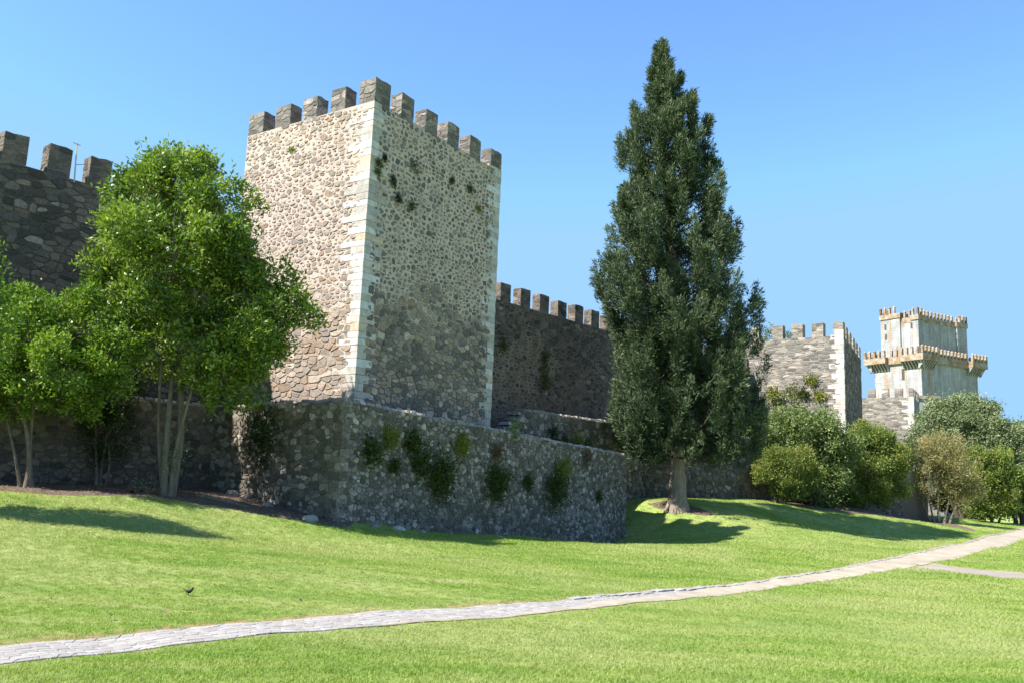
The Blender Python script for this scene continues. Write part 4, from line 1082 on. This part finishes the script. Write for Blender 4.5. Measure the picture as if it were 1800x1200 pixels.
# shrubs and trees on the right
def shrub(name, label, cat, px, stems, blist, leaf, bark, per, n_per, spread, ln, wd, Dset=None, rad=.1, lo=.5):
    b = ghit(*px)
    if Dset: b = at(px[0], px[1], Dset); b = np.array([b[0], b[1], gz1(b[0], b[1])])
    D_ = b[1]
    bl_ = [blob(x, y, r_, D_, *(e or ())) for x, y, r_, *e in blist]
    return tree(name, label, cat, b, [((sx * .01 * D_ / 50, 0), at(x, y, D_), rad * s_) for sx, x, y, s_ in stems], bl_, leaf, bark, per, n_per, spread, ln, wd, lo=lo, flare=1.3)
shrub('olive_tree', 'pale green bushy tree behind the round bush, below the far tower', 'tree', (1425, 886), [(0, 1420, 840, 1), (20, 1440, 845, .8)],
      [(1370, 768, 38), (1420, 762, 40), (1460, 790, 36), (1345, 765, 26), (1400, 745, 24), (1445, 745, 20), (1440, 830, 36), (1470, 840, 28), (1345, 795, 26), (1395, 800, 34), (1440, 862, 24), (1465, 868, 20), (1412, 855, 24), (1482, 800, 22), (1330, 770, 16)], M['leaf_olive'], M['bark_dark'], 8, 26, .28, .22, .1, Dset=63.5, rad=.12)
shrub('round_bush', 'round reddish-green bush on a short dark stem right of the conifer', 'bush', (1372, 884), [(0, 1372, 850, 1.2), (30, 1385, 845, 1), (-30, 1360, 845, 1)],
      [(1350, 825, 26), (1385, 818, 32), (1418, 830, 26), (1365, 805, 20), (1400, 803, 20), (1385, 845, 28, .9), (1340, 836, 14), (1430, 842, 14), (1375, 862, 16, .8), (1398, 862, 14, .7)], M['leaf_shrub'], M['bark_dark'], 13, 26, .16, .15, .07, Dset=60.5, rad=.12)
shrub('bushy_tree', 'broad green bushy tree with reddish lower leaves beside the wall end', 'tree', (1508, 894), [(0, 1508, 865, 1.2), (30, 1520, 860, 1)],
      [(1525, 790, 36), (1560, 800, 28), (1495, 810, 28), (1535, 770, 24), (1505, 775, 22), (1525, 830, 40), (1560, 840, 26), (1490, 845, 24), (1530, 865, 26), (1575, 825, 18), (1500, 872, 20), (1555, 876, 18), (1580, 860, 16), (1585, 795, 14), (1480, 865, 16), (1515, 755, 14), (1550, 770, 16)], M['leaf_shrub'], M['bark_dark'], 11, 26, .2, .18, .085, Dset=66, rad=.12)
shrub('dry_shrub', 'tan feathery shrub with many slender bare stems by the path', 'shrub', (1642, 917), [(0, 1630, 860, .8), (25, 1650, 850, .9), (60, 1672, 862, .9), (-20, 1618, 870, .7), (90, 1690, 872, .8)],
      [(1625, 810, 28, .8), (1660, 808, 32, .8), (1690, 830, 28, .8), (1605, 825, 20, .7), (1640, 785, 20, .7), (1700, 855, 20, .7), (1625, 845, 24, .5), (1670, 850, 26, .5), (1715, 868, 16, .6), (1675, 788, 18, .7), (1610, 862, 16, .5), (1640, 878, 16, .4), (1690, 882, 16, .4), (1600, 800, 12, .6), (1655, 770, 12, .6)], M['leaf_tan'], M['bark_pale'], 9, 26, .26, .26, .05, rad=.12)
shrub('leafy_bush', 'fresh green leafy bush right behind the tan shrub', 'bush', (1745, 915), [(0, 1740, 860, 1), (30, 1755, 860, .8)],
      [(1740, 820, 30), (1765, 835, 22), (1720, 840, 22), (1745, 850, 30), (1725, 805, 18), (1760, 870, 20), (1725, 870, 22), (1745, 890, 18), (1715, 890, 16), (1770, 890, 16)], M['leaf_shrub'], M['bark_dark'], 8, 26, .26, .24, .12, Dset=86, rad=.14)
shrub('olive_tree', 'large silvery olive tree in front of the keep', 'tree', (1690, 912), [(0, 1680, 830, 1.6), (30, 1710, 830, 1.4), (-20, 1650, 840, 1.2)],
      [(1680, 740, 36), (1720, 745, 32), (1650, 755, 30), (1700, 780, 44), (1640, 790, 36), (1750, 770, 32), (1684, 712, 15), (1735, 722, 17), (1770, 800, 34), (1625, 765, 22), (1610, 790, 20), (1780, 765, 20), (1690, 830, 40, .7), (1750, 830, 34, .8), (1650, 720, 16), (1712, 708, 12)], M['leaf_silver'], M['bark_dark'], 6.5, 28, .36, .3, .13, Dset=96, rad=.2)
shrub('dark_tree', 'dark green tree at the right edge beyond the leafy bush', 'tree', (1798, 914), [(0, 1795, 860, 1.4), (-40, 1780, 865, 1.2)],
      [(1790, 800, 36), (1820, 810, 50), (1785, 845, 30), (1800, 870, 26), (1775, 870, 24), (1840, 860, 60), (1795, 765, 22), (1830, 770, 30)], M['leaf_olive'], M['bark_dark'], 6.5, 28, .34, .3, .13, Dset=100, rad=.2)
shrub('far_tree', 'grey-green far tree showing above the path at the right end', 'tree', (1730, 910), [(0, 1730, 880, 1.4)],
      [(1690, 880, 30), (1730, 870, 34), (1770, 880, 30), (1700, 850, 36), (1760, 850, 34), (1665, 880, 22)], M['leaf_dark'], M['bark_dark'], 6, 26, .36, .3, .14, Dset=108, rad=.2)

# ------------------------------------------------------------------ plants growing on the walls
def tuft_on(label, p, n, size, leaf, cnt=140, ln=.16, wd=.03, hang=.3, flat=.5, name='wall_plant', group=None, up=.35):
    n3 = np.array([n[0], n[1], 0]); s3 = np.array([-n[1], n[0], 0]); p = np.array(p, float)
    g = rng; k = cnt
    a = g.normal(size=(k, 3)); off = s3 * a[:, :1] * size * .45 + np.array([0, 0, 1]) * (a[:, 1:2] * size * .45 - hang * size * g.random((k, 1))) + n3 * (np.abs(a[:, 2:3]) * size * flat * .35)
    d = n3 * .6 + off * (1 / size) + np.array([0, 0, up]); d /= np.linalg.norm(d, axis=1)[:, None]
    v, f, t = leaf_mesh(p + off, d, 4, size * .09, ln, wd, up=up * .6)
    r = tag(empty(name, p), label, 'plant', group)
    build('foliage', v, f, leaf, r, tint=t, kind='stuff')
    mb = MB()
    for _ in range(5):
        e = off[rnd.randrange(k)] * 1.1; mb.tube([p - n3 * .06, p + e * .5 + n3 * .06, p + e], [.012, .009, .004], 5)
    mb.build('stems', M['bark_dark'], r, kind='stuff')
    return r
def on_front(x, y): return on_plane(x, y, T, w)
for x, y, s, lf, c, lab in ((683, 768, .55, 'leaf_yellow', 130, 'yellow-green tuft near the left end of the retaining wall top'),
                            (650, 785, .6, 'leaf_moss', 130, 'dark mossy clump at the left corner of the retaining wall'),
                            (722, 772, .5, 'leaf_moss', 120, 'olive clump between the two leftmost yellow tufts of the retaining wall'),
                            (808, 780, .55, 'leaf_yellow', 160, 'brightest yellow-green tuft in the middle of the retaining wall'),
                            (770, 825, 1.0, 'leaf_moss', 300, 'largest dark green bush hanging on the retaining wall'),
                            (735, 805, .7, 'leaf_moss', 140, 'dark clump just left of the largest bush on the retaining wall'),
                            (868, 838, .9, 'leaf_moss', 260, 'dark bush with a bare twig in the middle of the retaining wall'),
                            (870, 792, .4, 'leaf_dry', 70, 'dry pale twiggy tuft above the dark middle bush of the retaining wall'),
                            (985, 822, .7, 'leaf_yellow', 170, 'light green tuft on the right half of the retaining wall'),
                            (972, 846, .9, 'leaf_moss', 220, 'dark clump under the light green tuft on the right half of the retaining wall'),
                            (925, 842, .4, 'leaf_moss', 60, 'small moss patch between the dark bushes of the retaining wall'),
                            (1028, 802, .4, 'leaf_dry', 60, 'dry grass tuft under the coping at the right end of the retaining wall'),
                            (690, 815, .35, 'leaf_moss', 50, 'small moss patch low on the left part of the retaining wall'),
                            (1050, 870, .3, 'leaf_moss', 40, 'small green sprig low near the right end of the retaining wall')):
    p = on_front(x, y); sc = np.linalg.norm(p) / 38; big = lf in ('leaf_dark', 'leaf_moss')
    tuft_on(lab, p, nf, s * sc * .95, M[lf], int(c * 1.35), .15 if big else .2, .065 if big else .03, .5 if big else .1, .7)
tuft_on('pale leafy sprig growing on top of the retaining wall by the tower corner', on_front(903, 758) + np.array([0, 0, .1]), nf, .45, M['leaf_silver'], 50, .2, .05, 0, .6)
pI = on_plane(470, 745, T, l)
tuft_on('dark ivy clump on the shaded left side of the retaining wall', pI, nl, 1.0, M['leaf_dark'], 260, .12, .07, .9, .5)
for x, y, s, lf, lab in ((970, 758, .5, 'leaf_dark', 'dark tuft on the outer wall just right of its sloping end'), (1012, 770, .5, 'leaf_yellow', 'yellow-green tuft on the outer wall near the conifer'),
                         (1030, 780, .5, 'leaf_moss', 'dark green clump beside the yellow-green tuft on the outer wall'), (990, 775, .5, 'leaf_moss', 'mossy clump between two tufts on the outer wall'), (1092, 776, .5, 'leaf_bright', 'fresh green sprig on the outer wall at the conifer edge')):
    p = on_plane(x, y, Q, wc); tuft_on(lab, p, nc, s * 1.2, M[lf], 120, .16, .035, .3, .5)
for x, y, s, lf, lab in ((728, 293, .36, 'leaf_moss', 'largest grass tuft high on the shaded face of the big tower'), (664, 286, .2, 'leaf_moss', 'small tuft beside the white corner high on the big tower'), (662, 300, .22, 'leaf_moss', 'small tuft on the white corner, just below another one'),
                         (675, 278, .16, 'leaf_dark', 'tiny dark tuft under the corner battlement of the big tower'), (690, 317, .22, 'leaf_dark', 'dark sprig below the largest tuft, towards the white corner'), (699, 348, .24, 'leaf_dark', 'dark tuft on the big tower, left one of a low pair'),
                         (722, 361, .26, 'leaf_moss', 'dark tuft on the big tower, right one of a low pair'), (793, 317, .16, 'leaf_moss', 'tiny tuft in the middle of the shaded tower face near the top'), (825, 332, .26, 'leaf_moss', 'green tuft high on the right part of the shaded tower face'), (840, 366, .24, 'leaf_yellow', 'olive tuft near the right edge of the shaded tower face')):
    tuft_on(lab, on_plane(x, y, P, w), nf, s * .95, M[lf], 50, .12, .025, .5, .6)
tuft_on('tiny green sprig alone on the sunlit face of the big tower', on_plane(514, 263, P, l), nl, .16, M['leaf_bright'], 30, .1, .03, .2, .6)
tuft_on('narrow green streak of creeper on the shaded curtain wall', on_plane(957, 618, C, wc), nc, .5, M['leaf_moss'], 70, .16, .06, 1.6, .3)
tuft_on('dark creeper clump low on the shaded curtain wall beside the tower', on_plane(954, 663, C, wc), nc, .65, M['leaf_moss'], 90, .16, .06, .4, .4)
tuft_on('dark creeper patch on the curtain wall tight against the big tower', on_plane(880, 598, C, wc), nc, .7, M['leaf_moss'], 80, .16, .05, .6, .3)
for x, y, s, lf, lab in ((1391, 690, .85, 'leaf_shrub', 'largest green bush growing from the sunlit face of the far tower'), (1358, 692, .7, 'leaf_yellow', 'yellowish tuft on the far tower left of its largest bush'), (1371, 706, .7, 'leaf_moss', 'small tuft below and left of the far tower largest bush'),
                         (1428, 667, .6, 'leaf_yellow', 'tuft above and right of the far tower largest bush'), (1412, 692, .5, 'leaf_moss', 'small tuft just right of the far tower largest bush'), (1440, 695, .5, 'leaf_yellow', 'small tuft near the white corner blocks of the far tower'), (1408, 724, .6, 'leaf_moss', 'lowest tuft on the sunlit face of the far tower')):
    tuft_on(lab, on_plane(x, y, N2, l2), nl2, s, M[lf], 520 if s > 1 else 90, .24, .08, .15, 1.0)
p = on_plane(1350, 590, N2, l2); tuft_on('grey-green sapling between the battlements at the far tower left edge', p + v3(-nl2 * .5, 0), nl2, 1.1, M['leaf_silver'], 80, .25, .1, 0, .6)
p = on_plane(1389, 590, N2, l2); tuft_on('green sprig in the second battlement gap of the far tower', p + v3(-nl2 * .5, 0), nl2, .8, M['leaf_olive'], 60, .25, .1, 0, .6)

# weeds at the tree's foot, roots and leaf litter in the bed
for x, y, s, lab in ((255, 850, .5, 'pale dry weed at the foot of the large leafy tree'), (310, 800, .6, 'pale twiggy sprouts on the trunk of the large leafy tree')):
    p = at(x, y, bA[1] - .3); tuft_on(lab, p, np.array([0, -1.0]), s * 1.2, M['leaf_silver'], 60, .1, .025, .1, .8, name='weed')
for pts, lab in ((((345, 872), (375, 878), (405, 884), (440, 893)), 'pale exposed root snaking from the large leafy tree towards the retaining wall'), (((232, 866), (246, 863), (262, 868)), 'short pale root left of the large leafy tree')):
    mb = MB(); q = []
    for x, y in pts: h = ghit(x, y); q.append(h + np.array([0, 0, .03]))
    mb.tube(q, [.07] * (len(q) - 1) + [.03], 7); tag(mb.build('root', M['bark_pale'], smooth=True), lab, 'root')
lv, lf_, lt = [], [], []
for b, cnt in zip(BEDS, (9000, 900, 5000)):
    x = rng.uniform(b[:, 0].min(), b[:, 0].max(), cnt); y = rng.uniform(b[:, 1].min(), b[:, 1].max(), cnt); k = in_poly(x, y, b); x, y = x[k], y[k]; z = gz(x, y) + .02
    c = np.stack([x, y, z], 1); n_ = len(c); a = rng.uniform(0, 6.28, n_); L = rng.uniform(.03, .08, n_)
    d = np.stack([np.cos(a), np.sin(a), rng.uniform(-.2, .5, n_)], 1) * L[:, None]; s = np.stack([-np.sin(a), np.cos(a), rng.uniform(-.4, .4, n_)], 1) * L[:, None] * .4
    lv.append(np.stack([c, c + d * .5 + s, c + d, c + d * .5 - s], 1).reshape(-1, 3)); lt.append(np.repeat(rng.random(n_), 4))
lv = np.concatenate(lv); lt = np.concatenate(lt)
o = build('leaf_litter', lv, np.arange(len(lv)).reshape(-1, 4), M['leaf_dry'], tint=lt, kind='stuff')
tag(o, 'brown fallen leaves and bark scattered over the bare soil under the trees', 'leaf litter')

# ------------------------------------------------------------------ pole on the curtain wall
pp0 = on_plane(131, 312, C, wc); pp1 = on_plane(135, 252, C, wc); off = v3(nc * .03, 0)
pole = tag(empty('antenna_pole', pp0 + off), 'thin pale antenna pole beside a merlon on the left curtain wall', 'pole')
mb = MB(); mb.tube([pp0 + off - np.array([0, 0, .2]), pp1 + off], [.03, .022], 7); mb.build('mast', M['quoin'], pole)
mb = MB(); e = v3(wc, 0) * .14; mb.tube([pp1 + off - e + np.array([0, 0, -.03]), pp1 + off + e + np.array([0, 0, -.06])], [.012, .012], 5); mb.build('cross_arm', M['bark_dark'], pole)
mb = MB(); pc = pp0 + off + np.array([0, 0, .5]); mb.tube([pc, pc + v3(wc, 0) * .35 + np.array([0, 0, .12])], [.012, .012], 5); mb.build('stay', M['bark_dark'], pole)

# ------------------------------------------------------------------ bird on the lawn
bp = ghit(331, 1047); rt = np.array([1.0, 0, 0]); fw = np.array([0, 1.0, 0]); up_ = np.array([0, 0, 1.0])
sc = np.linalg.norm(bp) / FPX            # metres per photograph pixel at the bird
t_ = NT('dark_feathers'); t_.color(t_.ramp(t_.noise(40, 4, .6), [(.3, (.012, .010, .010)), (.7, (.035, .028, .026))])); t_.set(Roughness=.6); M['feather'] = t_.m
t_ = NT('bill'); t_.color((.09, .06, .03)); t_.set(Roughness=.5); M['bill'] = t_.m
bird = tag(empty('bird', bp), 'small dark bird standing on the lawn above the path, tail to the left', 'bird')
def bpt(dx, dy): return bp + rt * dx * sc + up_ * dy * sc
ring = [((-11, 12.6), .25, .9), ((-8, 10.6), .35, 1.1), ((-5.5, 9.2), .9, 1.2), ((-3, 8.0), 2.0, 1.9), ((-.5, 7.2), 2.8, 2.5), ((2, 7.8), 2.9, 2.5), ((4, 9.4), 2.3, 2.0), ((5.2, 11.2), 1.7, 1.5), ((5.9, 12.4), 1.75, 1.55), ((6.6, 13.2), 1.2, 1.15), ((7.2, 13.5), .4, .4)]
vs, fs = [], []
for i, ((x, y), rv_, rh_) in enumerate(ring):
    a = np.array(ring[max(i - 1, 0)][0]); b = np.array(ring[min(i + 1, len(ring) - 1)][0]); dd = unit(b - a); nn = np.array([-dd[1], dd[0]])
    for k in range(10):
        th = 2 * math.pi * k / 10
        vs.append(bpt(x + nn[0] * rv_ * math.cos(th), y + nn[1] * rv_ * math.cos(th)) + fw * rh_ * math.sin(th) * sc)
for i in range(len(ring) - 1):
    for k in range(10): fs.append((i * 10 + k, i * 10 + (k + 1) % 10, i * 10 + 10 + (k + 1) % 10, i * 10 + 10 + k))
fs += [tuple(range(9, -1, -1)), tuple(range(len(vs) - 10, len(vs)))]
build('body', vs, fs, M['feather'], bird, smooth=True)
mb = MB(); mb.tube([bpt(6.9, 13.2), bpt(9.3, 13.8)], [.45 * sc, .08 * sc], 6); mb.build('beak', M['bill'], bird)
for s_ in (-1, 1):
    mb = MB(); o_ = fw * s_ * .9 * sc
    mb.tube([bpt(.3, 6) + o_, bpt(-.3, 2.6) + o_, bpt(.9, -.2) + o_], [.5 * sc, .28 * sc, .22 * sc], 6); mb.tube([bpt(-.6, -.1) + o_, bpt(2.4, -.2) + o_], [.2 * sc, .15 * sc], 5); mb.build('leg', M['bill'], bird)
    mb = MB(); ww = [(-5, 8.4, .1), (-3, 9.2, 1.0), (0, 9.2, 1.5), (2.6, 9.4, 1.2), (3.4, 9.0, .2)]
    q = [bpt(x, y - .9 + .0) + fw * s_ * (1.5 + h * .75) * sc for x, y, h in ww] + [bpt(x, y - 2.2) + fw * s_ * (1.4 + h * .75) * sc for x, y, h in ww[::-1]]
    mb.tube([bpt(-6, 8.9) + fw * s_ * .8 * sc, bpt(-2.5, 8.2) + fw * s_ * 1.7 * sc, bpt(1, 8.0) + fw * s_ * 2.0 * sc, bpt(3.2, 8.8) + fw * s_ * 1.6 * sc], [.15 * sc, 1.0 * sc, 1.35 * sc, .5 * sc], 7); mb.build('wing', M['feather'], bird, smooth=True)

# fallen leaves on the lawn
for x, y in ((401, 995), (257, 1002), (192, 1089), (286, 1084), (733, 974), (220, 983), (1131, 1029), (529, 1062), (777, 1004), (96, 1060), (640, 1010), (480, 1040)):
    p = ghit(x, y) + np.array([0, 0, .05]); a = rnd.uniform(0, 6.28); d = np.array([math.cos(a), math.sin(a), .25]) * .07; s = np.array([-math.sin(a), math.cos(a), .3]) * .028
    o = build('fallen_leaf', [p, p + d * .35 + s, p + d * .75 + s * .7, p + d + np.array([0, 0, .02]), p + d * .75 - s * .7, p + d * .35 - s], [(0, 1, 5), (1, 2, 4, 5), (2, 3, 4)], M['leaf_dry'], tint=rnd.random() * .6)
    tag(o, 'single small brown leaf lying on the mown lawn above the path', 'leaf', 'fallen leaves on the lawn')
